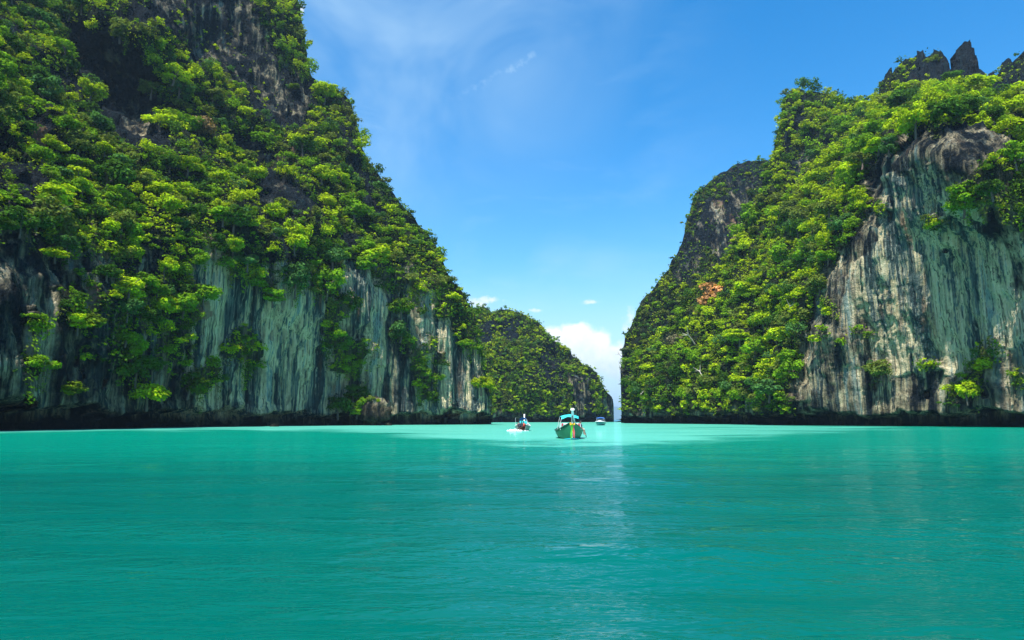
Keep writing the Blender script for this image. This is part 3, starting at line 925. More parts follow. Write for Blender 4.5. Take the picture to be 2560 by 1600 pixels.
def plant(key, spacing, rlo, rhi, tries, mix, lean=0.45, dens=1.0, minr=None):
    m = MASS[key]
    P, N, gx, gy, vg = m['P'], m['N'], m['px'], m['py'], m['veg']
    rws, cls = vg.shape
    r = np.random.default_rng(abs(hash(key)) % 1000 if False else sum(map(ord, key)) + tries)
    acc = [t for t in ALL if t['mass'] == key]
    pos = np.array([t['p'] for t in acc]) if acc else np.zeros((0, 3))
    rad = np.array([t['R'] * (1.75 if 'label' in t else 1.0) for t in acc]) if acc else np.zeros(0)
    pos, rad = list(pos), list(rad)
    PA = np.array(pos + [[0, 0, 0]] * tries, dtype=float).reshape(-1, 3)
    RA = np.array(rad + [0] * tries, dtype=float)
    cnt = len(pos)
    # candidates by area seen
    dx = np.abs(np.gradient(gx, axis=1)) * np.abs(np.gradient(gy, axis=0)) + 1e-6
    w = (vg * dx).ravel()
    w = w / w.sum()
    idx = r.choice(len(w), size=tries, p=w)
    sc = (P[..., 1] / P[..., 1].min()) ** 0.15
    for i in idx:
        a, b = divmod(int(i), cls)
        p, n = P[a, b], N[a, b]
        if p[2] < 3.2: continue
        R = r.uniform(rlo, rhi) * (0.75 + 0.5 * r.random() ** 2)
        if vg[a, b] < 0.8: R *= 0.45 + 0.4 * vg[a, b]
        if p[2] < 2.6 + 1.1 * R: continue
        if cnt:
            dd = np.linalg.norm(PA[:cnt] - p, axis=1)
            if (dd < spacing * (RA[:cnt] + R) * (1.0 if vg[a, b] > 0.5 else 1.3)).any(): continue
        PA[cnt] = p
        RA[cnt] = R
        cnt += 1
        ci = int(r.choice(5, p=mix(gx[a, b], gy[a, b])))
        ALL.append(dict(mass=key, p=p.copy(), n=n.copy(), R=R, c=ci, x=gx[a, b], y=gy[a, b], k=int(r.integers(16)), rot=r.uniform(0, 6.28), dry=0))


def mixA(x, y):
    low = smooth(np.array(float(y)), 560, 760)
    m = np.array([0.30, 0.30, 0.14, 0.16, 0.10]) * (1 - low) + np.array([0.20, 0.34, 0.30, 0.08, 0.08]) * low
    if x < 250: m = m * np.array([0.8, 1, 1.4, 1, 1])
    return m / m.sum()


def mixD(x, y):
    m = np.array([0.42, 0.28, 0.10, 0.14, 0.06])
    if x < 1640: m = np.array([0.18, 0.34, 0.30, 0.10, 0.08])
    if y > 900: m = np.array([0.24, 0.30, 0.18, 0.18, 0.10])
    if x > 2440: m = np.array([0.35, 0.3, 0.2, 0.1, 0.05])
    return m / m.sum()


def mixE(x, y): return np.array([0.10, 0.27, 0.33, 0.20, 0.10])
def mixC(x, y): return np.array([0.27, 0.32, 0.20, 0.13, 0.08])
def mixB(x, y): return np.array([0.06, 0.28, 0.50, 0.06, 0.10])


# trees that stand out in the photograph: mass, column, row, radius, colour, shape, label
SPECIAL = [
    ('D', 1782, 742, 7.0, (0.56, 0.27, 0.105), 0, 'orange-brown dry tree standing out of the bright green spur'),
    ('D', 1752, 780, 4.6, (0.42, 0.30, 0.09), 1, 'straw-coloured fading tree just below the orange-brown tree'),
    ('A', 86, 806, 3.0, (0.18, 0.31, 0.010), 3, 'lone flat-topped tree jutting from the bare rock at the left cliff foot'),
    ('A', 1203, 955, 4.2, (0.27, 0.34, 0.008), 2, 'bright yellow-green round bush on the outer end of the near left cliff'),
    ('A', 1004, 762, 5.2, (0.090, 0.165, 0.010), 4, 'round tree hanging alone on the streaked wall above a strip of bushes'),
    ('A', 858, 856, 4.0, (0.075, 0.165, 0.014), 7, 'leafy fresh green tree in the dark cleft between two streaked walls'),
    ('A', 170, 962, 3.0, (0.13, 0.19, 0.010), 3, 'low spreading bush over the caves near the left cliff foot'),
    ('A', 262, 900, 1.8, (0.13, 0.19, 0.010), 11, 'small flat tree on the grey rock beside a dark vertical cleft'),
    ('A', 470, 955, 3.4, (0.065, 0.13, 0.012), 5, 'broad drooping bush low on the blue-grey wall, left of the cream streaks'),
    ('A', 216, 800, 3.8, (0.10, 0.16, 0.012), 8, 'widest tree of the clump above the grey rock at the left cliff foot'),
    ('A', 1340 - 0, 0, 0, None, 0, ''),
    ('A', 500, 318, 4.6, (0.22, 0.15, 0.07), 9, 'reddish-brown half bare tree on the rib between the dark upper walls'),
    ('A', 735, 215, 2.6, (0.10, 0.16, 0.014), 12, 'small tree perched on the shoulder under the steep upper skyline'),
    ('D', 2478, 462, 3.5, (0.055, 0.120, 0.012), 10, 'dark bushy tree clinging alone to the top of the streaked right wall'),
    ('D', 2585, 520, 3.6, (0.07, 0.13, 0.012), 13, 'bush hanging from the wall at the frame edge beside the lone dark tree'),
    ('D', 2310, 325, 4.3, (0.36, 0.43, 0.006), 4, 'bright lemon-green crown at the left end of the row crowning the right wall'),
    ('D', 2370, 312, 4.4, (0.36, 0.43, 0.006), 6, 'bright lemon-green crown in the middle of the row crowning the right wall'),
    ('D', 2428, 318, 4.0, (0.36, 0.43, 0.006), 1, 'bright lemon-green crown at the right end of the row crowning the right wall'),
    ('D', 1880, 700, 4.5, (0.13, 0.19, 0.010), 2, 'rounded yellow-green tree in the middle of the bright spur'),
    ('D', 1950, 925, 3.6, (0.20, 0.165, 0.11), 14, 'grey-brown half bare bush low on the spur beside the right wall corner'),
    ('D', 1690, 850, 3.8, (0.21, 0.18, 0.10), 15, 'pale tan half bare bush on the left side of the bright spur'),
    ('E', 1560, 872, 3.2, (0.10, 0.13, 0.05), 3, 'thin grey-green tree leaning out over the cliff edge above the gap'),
    ('F', 2330, 150, 4.0, (0.12, 0.17, 0.012), 5, 'bush capping the broader of the two bare pinnacles'),
]
for mk, x, y, R, colr, k, lab in SPECIAL:
    if not lab: continue
    m = MASS[mk]
    i = int(np.argmin((m['px'] - x) ** 2 + (m['py'] - y) ** 2))
    a, b = divmod(i, m['px'].shape[1])
    ALL.append(dict(mass=mk, p=m['P'][a, b].copy(), n=m['N'][a, b].copy(), R=R, c=-1, col=np.array(colr), x=x, y=y, k=k, rot=k * 1.3, label=lab, dry=0))

plant('A', 0.56, 2.0, 4.5, 7000, mixA)
plant('D', 0.55, 2.4, 5.0, 7000, mixD)
plant('E', 0.56, 2.2, 4.0, 1500, mixE)
plant('F', 0.62, 2.2, 3.4, 500, mixD)
plant('B', 0.60, 3.0, 4.8, 1500, mixB)
plant('C', 0.54, 1.7, 3.6, 8000, mixC)
plant('A', 0.50, 0.9, 1.9, 12000, mixA)
plant('D', 0.50, 0.9, 1.9, 12000, mixD)
plant('E', 0.55, 1.4, 2.4, 3000, mixE)
plant('F', 0.55, 1.0, 2.0, 700, mixD)

HALF = 0.35
for t in ALL:
    n = t['n']
    t['sq'] = rng.uniform((0.8, 0.8, 0.72), (1.3, 1.3, 1.12))
    t['base'] = t['p'] - n * 0.15 * t['R']
    lift = n * (0.42 + (0.55 if 'label' in t else 0)) * t['R']
    t['base'] = t['p'] + lift - np.array([0, 0, 0.57]) * t['R']
    sx, sy, dd = project(t['base'] + np.array([0, 0, 0.72 * t['R']]))
    t['sx'], t['sy'], t['rpx'] = float(sx), float(sy), F * t['R'] / float(dd)
    t['rank'] = t['rpx'] if (-t['rpx'] < sx < 2560 + t['rpx'] and -t['rpx'] < sy < 1100) else 0
    if t['c'] >= 0: t['col'] = GREENS[t['c']][0]
    if 'label' in t:
        cc = ray_pt(t['x'], t['y'], t['p'][1] - 0.8 * t['R'])
        t['base'] = cc - np.array([0, 0, 0.72 * t['R']])
        t['sx'], t['sy'] = t['x'], t['y']

# landmarks used to say where a tree stands
LAND = {
    'A': [(60, 40, 'beside the shaded upper gully of the left cliff'), (90, 190, 'on the ledge left of the dark hollow'), (290, 60, 'on the knoll above the dark hollow'), (430, 130, 'on the knoll right of the dark hollow'),
          (470, 230, 'on the rib between the two dark upper walls'), (720, 70, 'on the steep upper skyline of the near left cliff'), (600, 60, 'on the dark upper wall'), (830, 290, 'on the shoulder under the steep upper skyline'), (200, 280, 'under the left side of the dark hollow'),
          (60, 330, 'beside the brown bare rocks on the left'), (180, 380, 'on the slope below the dark hollow'), (360, 420, 'on the slope straight below the dark hollow'), (520, 330, 'at the foot of the dark upper wall'), (660, 350, 'on the ledge below the dark upper wall'),
          (800, 430, 'on the slope below the shoulder'), (930, 430, 'high on the right-hand edge of the left cliff'), (130, 470, 'on the far left slope above the shaded wall'), (420, 540, 'above the blue-grey shaded wall'), (640, 620, 'overhanging the cream streaked wall, left part'),
          (760, 660, 'overhanging the cream streaked wall, right part'), (600, 520, 'below the bare brown rocks of the left cliff'), (900, 560, 'above the teal streaked wall'), (1030, 620, 'on the right-hand edge of the near left cliff'), (1090, 720, 'on the lower right edge of the near left cliff'), (1170, 830, 'on the outer end of the near left cliff'),
          (950, 670, 'at the top of the teal streaked wall'), (100, 640, 'in the shade at the top of the left wall'), (380, 700, 'in the dark cleft left of the cream streaked wall'), (380, 870, 'low in the dark cleft beside the cream wall'), (220, 780, 'among the bushes on the grey lower rock'), (850, 860, 'in the cleft between two streaked walls'), (1010, 830, 'in the bushy strip down the teal wall'), (1050, 950, 'at the foot of the bushy strip on the teal wall'), (870, 1010, 'beside the rock outcrop at the waterline'), (150, 980, 'near the caves at the left cliff foot'), (470, 950, 'low on the blue-grey wall')],
    'B': [(950, 420, 'on the upper part of the shaded back ridge'), (1040, 540, 'on the middle of the shaded back ridge'), (1110, 680, 'on the lower part of the shaded back ridge')],
    'C': [(1200, 780, 'on the crest of the middle island'), (1300, 800, 'on the right side of the middle island crest'), (1400, 890, 'on the descending crest of the middle island'), (1480, 950, 'near the seaward end of the middle island'), (1230, 900, 'on the left flank of the middle island'), (1340, 930, 'amid the grey rocks of the middle island'), (1250, 1000, 'low on the left flank of the middle island')],
    'D': [(1985, 250, 'on top of the tall spur'), (2080, 290, 'on the saddle right of the tall spur'), (2200, 270, 'below the bare pinnacles'), (1940, 420, 'on the outer edge of the tall spur'), (1990, 500, 'around the grey rock ribs of the spur'), (2100, 400, 'on the slope under the saddle'), (2170, 400, 'along the upper left edge of the streaked right wall'), (2070, 560, 'left of the dark top of the right wall'), (2000, 650, 'on the spur halfway up, near the right wall'), (1880, 600, 'on the spur beside the ochre scar'),
          (1830, 720, 'on the spur below the ochre scar'), (1720, 770, 'on the left of the spur around the orange tree'), (1950, 780, 'on the middle of the spur near the wall corner'), (1640, 890, 'on the lower left of the spur'), (1760, 880, 'on the lower middle of the spur'), (1900, 900, 'low on the spur toward the right wall'), (1640, 1000, 'just above the waterline at the left spur end'), (1800, 1000, 'just above the waterline below the spur'), (1950, 1000, 'just above the waterline beside the right wall corner'),
          (2350, 310, 'among the lemon-green crowns over the right wall'), (2500, 300, 'over the right wall under the far right skyline'), (2300, 260, 'at the foot of the broader pinnacle'), (2250, 700, 'clinging to the streaked right wall'), (2400, 950, 'on the ledge low on the right wall'), (2500, 900, 'in the dark patch low on the right wall')],
    'E': [(1600, 780, 'on the skyline of the dark shoulder cliff, low down'), (1680, 640, 'on the skyline of the dark shoulder cliff, halfway up'), (1780, 450, 'near the top of the dark shoulder cliff'), (1880, 450, 'beside the tall spur on the shoulder cliff top'), (1780, 660, 'below the ochre scar on the shoulder cliff'), (1700, 720, 'in the dark gully left of the orange tree'), (1600, 880, 'above the gap at the end of the shoulder cliff'), (1570, 990, 'on the outer edge of the shoulder cliff over the water')],
    'F': [(2220, 200, 'on the left flank of the broader pinnacle'), (2340, 150, 'on top of the broader pinnacle'), (2420, 200, 'on the sharp pinnacle'), (2540, 190, 'on the far right skyline')],
}
GROUPS = {'A': 'trees on the near left cliff', 'B': 'trees on the shaded back ridge', 'C': 'trees on the middle island', 'D': 'trees on the right cliff', 'E': 'trees on the dark shoulder cliff', 'F': 'trees among the pinnacles'}

ALL.sort(key=lambda t: -(t['rank'] + (1000 if 'label' in t else 0)))
NTREE = 300
chosen = ALL[:NTREE]
rest = ALL[NTREE:]

# say which one
buckets = {}
for t in chosen:
    if 'label' in t: continue
    L = LAND[t['mass']]
    ph = min(L, key=lambda q: (q[0] - t['sx']) ** 2 + (q[1] - t['sy']) ** 2)[2]
    size = 'large' if t['rpx'] > 44 else ('middle-sized' if t['rpx'] > 33 else 'small')
    shape = 'flat-layered' if t['k'] % 4 == 3 else 'rounded'
    t['desc'] = (size, GREENS[t['c']][1], shape, ph)
    buckets.setdefault(t['desc'], []).append(t)
for dsc, ts in buckets.items():
    size, colour, shape, ph = dsc
    ts.sort(key=lambda t: t['sy'])
    if len(ts) == 1:
        w = ['']
    elif len(ts) == 2:
        if abs(ts[0]['sy'] - ts[1]['sy']) >= abs(ts[0]['sx'] - ts[1]['sx']): w = ['upper ', 'lower ']
        else:
            ts.sort(key=lambda t: t['sx'])
            w = ['left-hand ', 'right-hand ']
    elif len(ts) == 3: w = ['highest ', 'middle ', 'lowest ']
    else:
        w = ['highest ', 'second highest '] + ['third highest ', 'fourth highest ', 'fifth highest '][:max(0, len(ts) - 3)] + ['lowest ']
        w = (w + [''] * 9)[:len(ts)]
    for t, ww in zip(ts, w):
        lab = f'{ww}{size} {colour} {shape} tree {ph}'
        if len(lab.split()) > 16: lab = f'{ww}{size} {colour} tree {ph}'
        if len(lab.split()) > 16: lab = ' '.join(lab.replace('the near left cliff', 'the left cliff').replace('the middle of ', '').split())
        if len(lab.split()) > 16: lab = lab.replace(size + ' ', '')
        if len(lab.split()) > 16: lab = ' '.join(lab.split()[:16])
        t['label'] = lab

for t in chosen:
    crown, trunk, lay = PROTO[t['k']]
    e = empty('tree', tuple(t['base']), t['rot'])
    e.scale = (t['R'] * t['sq'][0], t['R'] * t['sq'][1], t['R'] * t['sq'][2])
    tag(e, t['label'], 'tree', GROUPS[t['mass']])
    c = link(bpy.data.objects.new('crown', crown), e)
    c.color = tuple(t['col']) + (1,)
    link(bpy.data.objects.new('trunk', trunk), e)

QP, QT = [], []
for t in rest:
    if t['rank'] == 0: n = 40
    else: n = int(np.clip(t['rpx'] ** 2 * 0.55, 40, 620))
    n = [40, 60, 90, 140, 220, 340, 480, 620][int(np.argmin(np.abs(np.array([40, 60, 90, 140, 220, 340, 480, 620]) - n)))]
    q, tn = cheap(n, t['k'] % 6, t['k'] % 4 == 3)
    ca, sa = math.cos(t['rot']), math.sin(t['rot'])
    Rm = np.array([[ca, -sa, 0], [sa, ca, 0], [0, 0, 1]])
    QP.append((((q + np.array([0, 0, 0.72])) * t['sq']) @ Rm.T) * t['R'] + t['base'])
    QT.append(tn[:, None] * t['col'])

# creepers and undergrowth lying on the rock between the crowns
for key, n, s in (('A', 95000, 0.36), ('D', 95000, 0.38), ('E', 16000, 0.5), ('B', 9000, 0.6), ('C', 30000, 0.55), ('F', 6000, 0.5)):
    m = MASS[key]
    r = np.random.default_rng(n + 1)
    P, N, vg = m['P'], m['N'], m['veg']
    dx = np.abs(np.gradient(m['px'], axis=1)) * np.abs(np.gradient(m['py'], axis=0)) + 1e-6
    w = (np.clip(vg - 0.06, 0, 1) * dx * smooth(P[..., 2], 3.0, 5.5)).ravel()
    cl = fbm(P.reshape(-1, 3) / 5.0, 3)
    w = w * smooth(cl, -0.35, 0.25)
    w /= w.sum()
    i = r.choice(len(w), size=n, p=w)
    p = P.reshape(-1, 3)[i] + r.normal(size=(n, 3)) * 0.55
    nn = N.reshape(-1, 3)[i]
    p = p + nn * r.uniform(0.0, 0.7, n)[:, None]
    nrm = unit(nn * 0.6 + np.array([0, 0, 0.5]) + r.normal(size=(n, 3)) * 0.45)
    a = unit(np.cross(nrm, r.normal(size=(n, 3))))
    b = np.cross(nrm, a)
    sz = (s * r.uniform(0.5, 1.2, n))[:, None]
    QP.append(np.stack([p - a * sz, p - b * sz * 0.6, p + a * sz, p + b * sz * 0.6], 1))
    g = perlin(p / 9.0 + 77)
    ci = np.where(g > 0.25, 0, np.where(g > 0.0, 1, np.where(g > -0.25, 3, 2)))
    ci = np.where((vg.ravel()[i] < 0.5) & (ci == 0), 1, ci)
    QT.append(np.array([c for c, _ in GREENS])[ci] * r.uniform(0.55, 1.0, n)[:, None])
# curtains of hanging creepers along the upper lips of the bare walls
for key, ns in (('A', 420), ('D', 300), ('E', 60)):
    m = MASS[key]
    r = np.random.default_rng(ns)
    P, N, vg = m['P'], m['N'], m['veg']
    lip = (vg[6:] > 0.6) & (vg[:-6] < 0.3) & (P[6:, :, 2] > 9)
    ii, jj = np.nonzero(lip)
    pick = r.choice(len(ii), size=ns)
    for q in pick:
        top = P[ii[q] + 6, jj[q]] + N[ii[q] + 6, jj[q]] * 0.9
        L = r.uniform(1.5, 7.0)
        n = int(L * 13)
        t = r.random(n) ** 1.3
        w = 0.75 * (1 - 0.7 * t)
        p = top + np.stack([r.normal(size=n) * w, r.normal(size=n) * w, -t * L], -1)
        nrm = unit(N[ii[q], jj[q]] * 0.8 + np.array([0, 0, 0.4]) + r.normal(size=(n, 3)) * 0.4)
        a = unit(np.cross(nrm, r.normal(size=(n, 3))))
        b = np.cross(nrm, a)
        sz = r.uniform(0.16, 0.36, n)[:, None]
        QP.append(np.stack([p - a * sz, p - b * sz * 0.6, p + a * sz, p + b * sz * 0.6], 1))
        QT.append(GREENS[int(r.choice([1, 1, 2, 3]))][0] * r.uniform(0.6, 1.15, n)[:, None])
QP, QT = np.concatenate(QP), np.concatenate(QT)
print('TREES', len(ALL), 'rest', len(rest), 'quads', len(QP), 'smallest individual', chosen[-1]['rpx'], 'buckets', len(buckets))
un = link(bpy.data.objects.new('undergrowth', quad_mesh('undergrowth', QP, LEAF, QT)))
tag(un, 'dense bushes, creepers and small trees covering the limestone cliffs', None, None, 'stuff')

# leafless trees whose pale limbs show among the green
for mk, x, y, S, lab in (('D', 1765, 868, 4.5, 'leafless pale tree slanting across the middle of the bright green spur'), ('D', 1795, 945, 3.8, 'bare grey branches low in the middle of the spur'),
                         ('D', 1630, 990, 3.5, 'short bare white limb just above the waterline at the left spur end'), ('E', 1556, 895, 3.6, 'bare thin tree leaning out over the gap below the grey-green one'),
                         ('D', 2025, 800, 3.2, 'bare twig tree at the corner of the streaked right wall'), ('A', 612, 330, 3.4, 'bare twiggy tree on the edge of the dark upper wall')):
    m = MASS[mk]
    i = int(np.argmin((m['px'] - x) ** 2 + (m['py'] - y) ** 2))
    a, b = divmod(i, m['px'].shape[1])
    pp, nn = m['P'][a, b], m['N'][a, b]
    o = link(bpy.data.objects.new('bare_tree', PROTO[int(x) % 16][1].copy()))
    o.data.materials[0] = PALEBARK
    o.location = tuple(pp + nn * (2.4 if mk == 'D' else 0.8))
    o.scale = (S * 0.8, S * 0.8, S * 1.1)
    o.rotation_euler = (0.9 * nn[1] * -1, 0.9 * nn[0], x)
    tag(o, lab, 'tree', 'leafless trees on the cliffs')


# ------------------------------------------------------------------ boats and what is on them
class Geo:
    def __init__(self): self.v, self.f = [], []

    def add(self, vs, fs):
        n = len(self.v)
        self.v += [tuple(q) for q in vs]
        self.f += [tuple(i + n for i in q) for q in fs]

    def box(self, c, s, rz=0.0):
        cx, cy, cz = c
        ca, sa = math.cos(rz), math.sin(rz)
        vs = []
        for dz in (-.5, .5):
            for dx, dy in ((-.5, -.5), (.5, -.5), (.5, .5), (-.5, .5)):
                x, y = dx * s[0], dy * s[1]
                vs.append((cx + x * ca - y * sa, cy + x * sa + y * ca, cz + dz * s[2]))
        self.add(vs, [(3, 2, 1, 0), (4, 5, 6, 7), (0, 1, 5, 4), (1, 2, 6, 5), (2, 3, 7, 6), (3, 0, 4, 7)])
        return self

    def tube(self, pts, r, n=8):
        pts = [Vector(p) for p in pts]
        rs = r if isinstance(r, (list, tuple)) else [r] * len(pts)
        vs = []
        up = Vector((0.12, 0.31, 0.94))
        for i, p in enumerate(pts):
            d = (pts[min(i + 1, len(pts) - 1)] - pts[max(i - 1, 0)]).normalized()
            a = d.cross(up)
            if a.length < 0.1: a = d.cross(Vector((1, 0, 0)))
            a.normalize()
            b = d.cross(a)
            for j in range(n):
                t = j / n * 2 * math.pi
                vs.append(p + (a * math.cos(t) + b * math.sin(t)) * rs[i])
        fs = [(i * n + j, i * n + (j + 1) % n, (i + 1) * n + (j + 1) % n, (i + 1) * n + j) for i in range(len(pts) - 1) for j in range(n)]
        fs += [tuple(range(n - 1, -1, -1)), tuple((len(pts) - 1) * n + j for j in range(n))]
        self.add(vs, fs)
        return self

    def strip(self, pts, width, thick=0.012, axis=(1, 0, 0)):
        """ribbon with thickness along a list of points"""
        ax = Vector(axis).normalized()
        vs = []
        for i, p in enumerate(pts):
            p = Vector(p)
            w = width[i] if isinstance(width, (list, tuple)) else width
            d = (Vector(pts[min(i + 1, len(pts) - 1)]) - Vector(pts[max(i - 1, 0)])).normalized()
            nrm = ax.cross(d).normalized() * thick / 2
            for q in (p - ax * w / 2 - nrm, p + ax * w / 2 - nrm, p + ax * w / 2 + nrm, p - ax * w / 2 + nrm): vs.append(q)
        fs = []
        for i in range(len(pts) - 1):
            for j in range(4):
                fs.append((i * 4 + j, i * 4 + (j + 1) % 4, (i + 1) * 4 + (j + 1) % 4, (i + 1) * 4 + j))
        k = (len(pts) - 1) * 4
        fs += [(3, 2, 1, 0), (k, k + 1, k + 2, k + 3)]
        self.add(vs, fs)
        return self

    def make(self, name, mat, parent=None, smooth=False):
        return obj(name, self.v, self.f, mat, parent, smooth)


def rotmat(parent_obj): return parent_obj.matrix_basis.copy()


M = dict(
    hull=plain('green_boat_paint', (0.008, 0.150, 0.060), 0.55, 0.10, 2.5), rim=plain('dark_green_paint', (0.010, 0.040, 0.032), 0.4, 0.1, 4),
    white=plain('white_paint', (0.78, 0.78, 0.76), 0.4, 0.06, 4), wood=plain('worn_wood', (0.20, 0.125, 0.07), 0.6, 0.2, 5), dark=plain('dark_metal', (0.02, 0.024, 0.026), 0.45, 0.15, 8),
    cyan=plain('turquoise_canvas', (0.04, 0.62, 0.68), 0.7, 0.05, 3), blue=plain('blue_canvas', (0.015, 0.12, 0.42), 0.7, 0.08, 3), red=plain('red_cushion', (0.42, 0.025, 0.05), 0.6, 0.1, 5), pole=plain('pale_pole', (0.55, 0.55, 0.55), 0.4, 0.1, 6),
    keel=plain('turquoise_keel_paint', (0.01, 0.38, 0.48), 0.4, 0.08, 3), green=plain('green_ribbon', (0.09, 0.56, 0.03), 0.7, 0.05, 6), yellow=plain('yellow_ribbon', (0.72, 0.50, 0.02), 0.7, 0.05, 6), orange=plain('orange_ribbon', (0.72, 0.13, 0.04), 0.7, 0.05, 6), pink=plain('pink_ribbon', (0.70, 0.10, 0.14), 0.7, 0.05, 6),
    flower=plain('marigold', (0.70, 0.36, 0.01), 0.8, 0.35, 14), skin=plain('skin', (0.30, 0.165, 0.10), 0.55, 0.05, 10), hair=plain('black_hair', (0.008, 0.008, 0.009), 0.6, 0.1, 20), navy=plain('dark_vest_cloth', (0.02, 0.03, 0.06), 0.8, 0.1, 9),
    cream=plain('pale_cloth', (0.52, 0.54, 0.42), 0.8, 0.1, 9), vest=plain('red_life_vest', (0.62, 0.06, 0.03), 0.7, 0.1, 9), steel=plain('steel_tube', (0.16, 0.20, 0.19), 0.35, 0.1, 9, 0.6), glass=plain('tinted_glass', (0.02, 0.035, 0.045), 0.1, 0.0, 2), gel=plain('white_gelcoat', (0.80, 0.82, 0.82), 0.25, 0.03, 3),
    teal=plain('hull_shade_teal', (0.012, 0.16, 0.17), 0.3, 0.06, 3), grey=plain('grey_green_paint', (0.16, 0.20, 0.17), 0.5, 0.15, 3))


def hull_shell(L, sec, nsec, nring, th=0.05):
    """sec(s) -> half beam, keel height, gunwale height, fullness, y"""
    outer, inner = [], []
    for i in range(nsec):
        s = i / (nsec - 1)
        b, k, g, full, y = sec(s)
        ro, ri = [], []
        for j in range(-nring, nring + 1):
            a = abs(j) / nring
            sg = -1 if j < 0 else 1
            w = a ** full
            zz = k + (g - k) * a ** 1.7
            ro.append((sg * b * w, y, zz))
            ri.append((sg * max(b * w - th, b * w * 0.4), y, min(zz + th, g)))
        outer.append(ro)
        inner.append(ri)
    return np.array(outer), np.array(inner)


def shell_geo(outer, inner):
    g = Geo()
    n, m = outer.shape[:2]
    q = [(i * m + j, (i + 1) * m + j, (i + 1) * m + j + 1, i * m + j + 1) for i in range(n - 1) for j in range(m - 1)]
    g.add(outer.reshape(-1, 3), q)
    g.add(inner.reshape(-1, 3), [t[::-1] for t in q])
    o2 = n * m
    for i in range(n - 1):
        for j in (0, m - 1):
            g.f.append((i * m + j, i * m + j + o2, (i + 1) * m + j + o2, (i + 1) * m + j))
    for i in (0, n - 1):
        for j in range(m - 1):
            g.f.append((i * m + j, i * m + j + 1, i * m + j + 1 + o2, i * m + j + o2))
    return g


def longtail(name, label, loc, rz, L, beam, hullmat, canopymat, rimmat, post_h, canopy, post_white=True):
    e = empty(name, loc, rz)
    tag(e, label, 'boat', 'long narrow wooden boats in the lagoon')

    def sec(s):
        b = 0.05 + beam / 2 * (math.sin(min(s / 0.55, 1) * math.pi / 2) ** 0.75) * (1 - 0.42 * max(0, (s - 0.55) / 0.45) ** 1.5)
        g = 0.72 + 0.72 * max(0, 1 - s / 0.42) ** 1.6 + 0.22 * max(0, (s - 0.6) / 0.4) ** 2
        k = -0.28 + 0.30 * max(0, 1 - s / 0.25) ** 2
        return b, k, g, 0.42 + 0.25 * max(0, 1 - s / 0.3), s * L + 0.15 * (1 - s)
    o, i = hull_shell(L, sec, 34, 9)
    hl = shell_geo(o, i).make('hull', hullmat, e, True)
    # rubbing strake along each gunwale, deck boards and a foredeck
    for sg, jj in ((-1, 0), (1, -1)):
        Geo().tube([Vector(o[q, jj]) + Vector((sg * 0.02, 0, 0.02)) for q in range(34)], 0.045, 8).make('gunwale', rimmat, e, True)
    fd = Geo()
    fv = []
    for q in range(1, 9):
        w = abs(o[q, -1][0]) - 0.06
        fv += [(-w, o[q, 0][1], o[q, 0][2] - 0.05), (w, o[q, 0][1], o[q, 0][2] - 0.05)]
    fd.add(fv, [(2 * a, 2 * a + 1, 2 * a + 3, 2 * a + 2) for a in range(7)])
    fd.add([(x, y, z - 0.05) for x, y, z in fv], [(2 * a + 2, 2 * a + 3, 2 * a + 1, 2 * a) for a in range(7)])
    fd.make('foredeck', M['wood'], e)
    Geo().box((0, L * 0.60, 0.12), (beam * 0.62, L * 0.62, 0.05)).make('floor', M['wood'], e)
    for ty in (0.42, 0.58, 0.74):
        b = abs(o[int(33 * ty), -1][0])
        Geo().box((0, L * ty, 0.45), (b * 1.9, 0.28, 0.05)).make('bench', M['wood'], e)
    # raked bow post
    bz = sec(0)[2]
    pw = Geo()
    rows = [(0.20, 0.0, 0.10), (-0.02, bz - 0.35, 0.13), (-0.22, bz + 0.15, 0.17), (-0.38, bz + post_h * 0.55, 0.17), (-0.52, bz + post_h * 0.86, 0.18), (-0.58, bz + post_h, 0.22)]
    vs = []
    for y, z, w in rows:
        vs += [(-w / 2, y - 0.045, z), (w / 2, y - 0.045, z), (w / 2, y + 0.10, z + 0.02), (-w / 2, y + 0.10, z + 0.02)]
    fs = [(a * 4 + j, a * 4 + (j + 1) % 4, a * 4 + 4 + (j + 1) % 4, a * 4 + 4 + j) for a in range(5) for j in range(4)] + [(3, 2, 1, 0), (20, 21, 22, 23)]
    pw.add(vs, fs)
    pw.make('bow_post', M['white'] if post_white else M['wood'], e)
    # awning on four poles
    cw, y0, y1, cz, drop = canopy
    cv, nn = [], 9
    for yy in (y0, (y0 + y1) / 2, y1):
        for j in range(nn):
            u = j / (nn - 1) * 2 - 1
            cv.append((u * cw / 2, yy + 0.10 * (1 - u * u) * (-1 if yy == y0 else 0), cz - 0.20 * abs(u) ** 1.6))
    g = Geo()
    fq = [(a * nn + j, a * nn + j + 1, (a + 1) * nn + j + 1, (a + 1) * nn + j) for a in range(2) for j in range(nn - 1)]
    g.add(cv, fq)
    g.add([(x, y, z - 0.02) for x, y, z in cv], [t[::-1] for t in fq])
    cn = g.make('awning', canopymat, e, True)
    v1 = Geo()
    fr = cv[:nn]
    low = [(x, y - 0.03, z - drop - 0.03 * math.sin(7 * x)) for x, y, z in fr]
    v1.add(fr + low, [(j, j + 1, nn + j + 1, nn + j) for j in range(nn - 1)])
    v1.add([(x, y + 0.015, z) for x, y, z in fr + low], [(nn + j, nn + j + 1, j + 1, j) for j in range(nn - 1)])
    v1.make('valance', canopymat, cn)
    for yy in (y0 + 0.05, y1 - 0.05):
        for sg in (-1, 1):
            s_ = min(max(yy / L, 0), 1)
            b, k, gz, _, _ = sec(s_)
            Geo().tube([(sg * (b - 0.10), yy, gz - 0.05), (sg * (cw / 2 - 0.04), yy, cz - 0.20)], 0.022, 6).make('pole', M['pole'] if sg < 0 else M['dark'], e)
    return e, sec, o


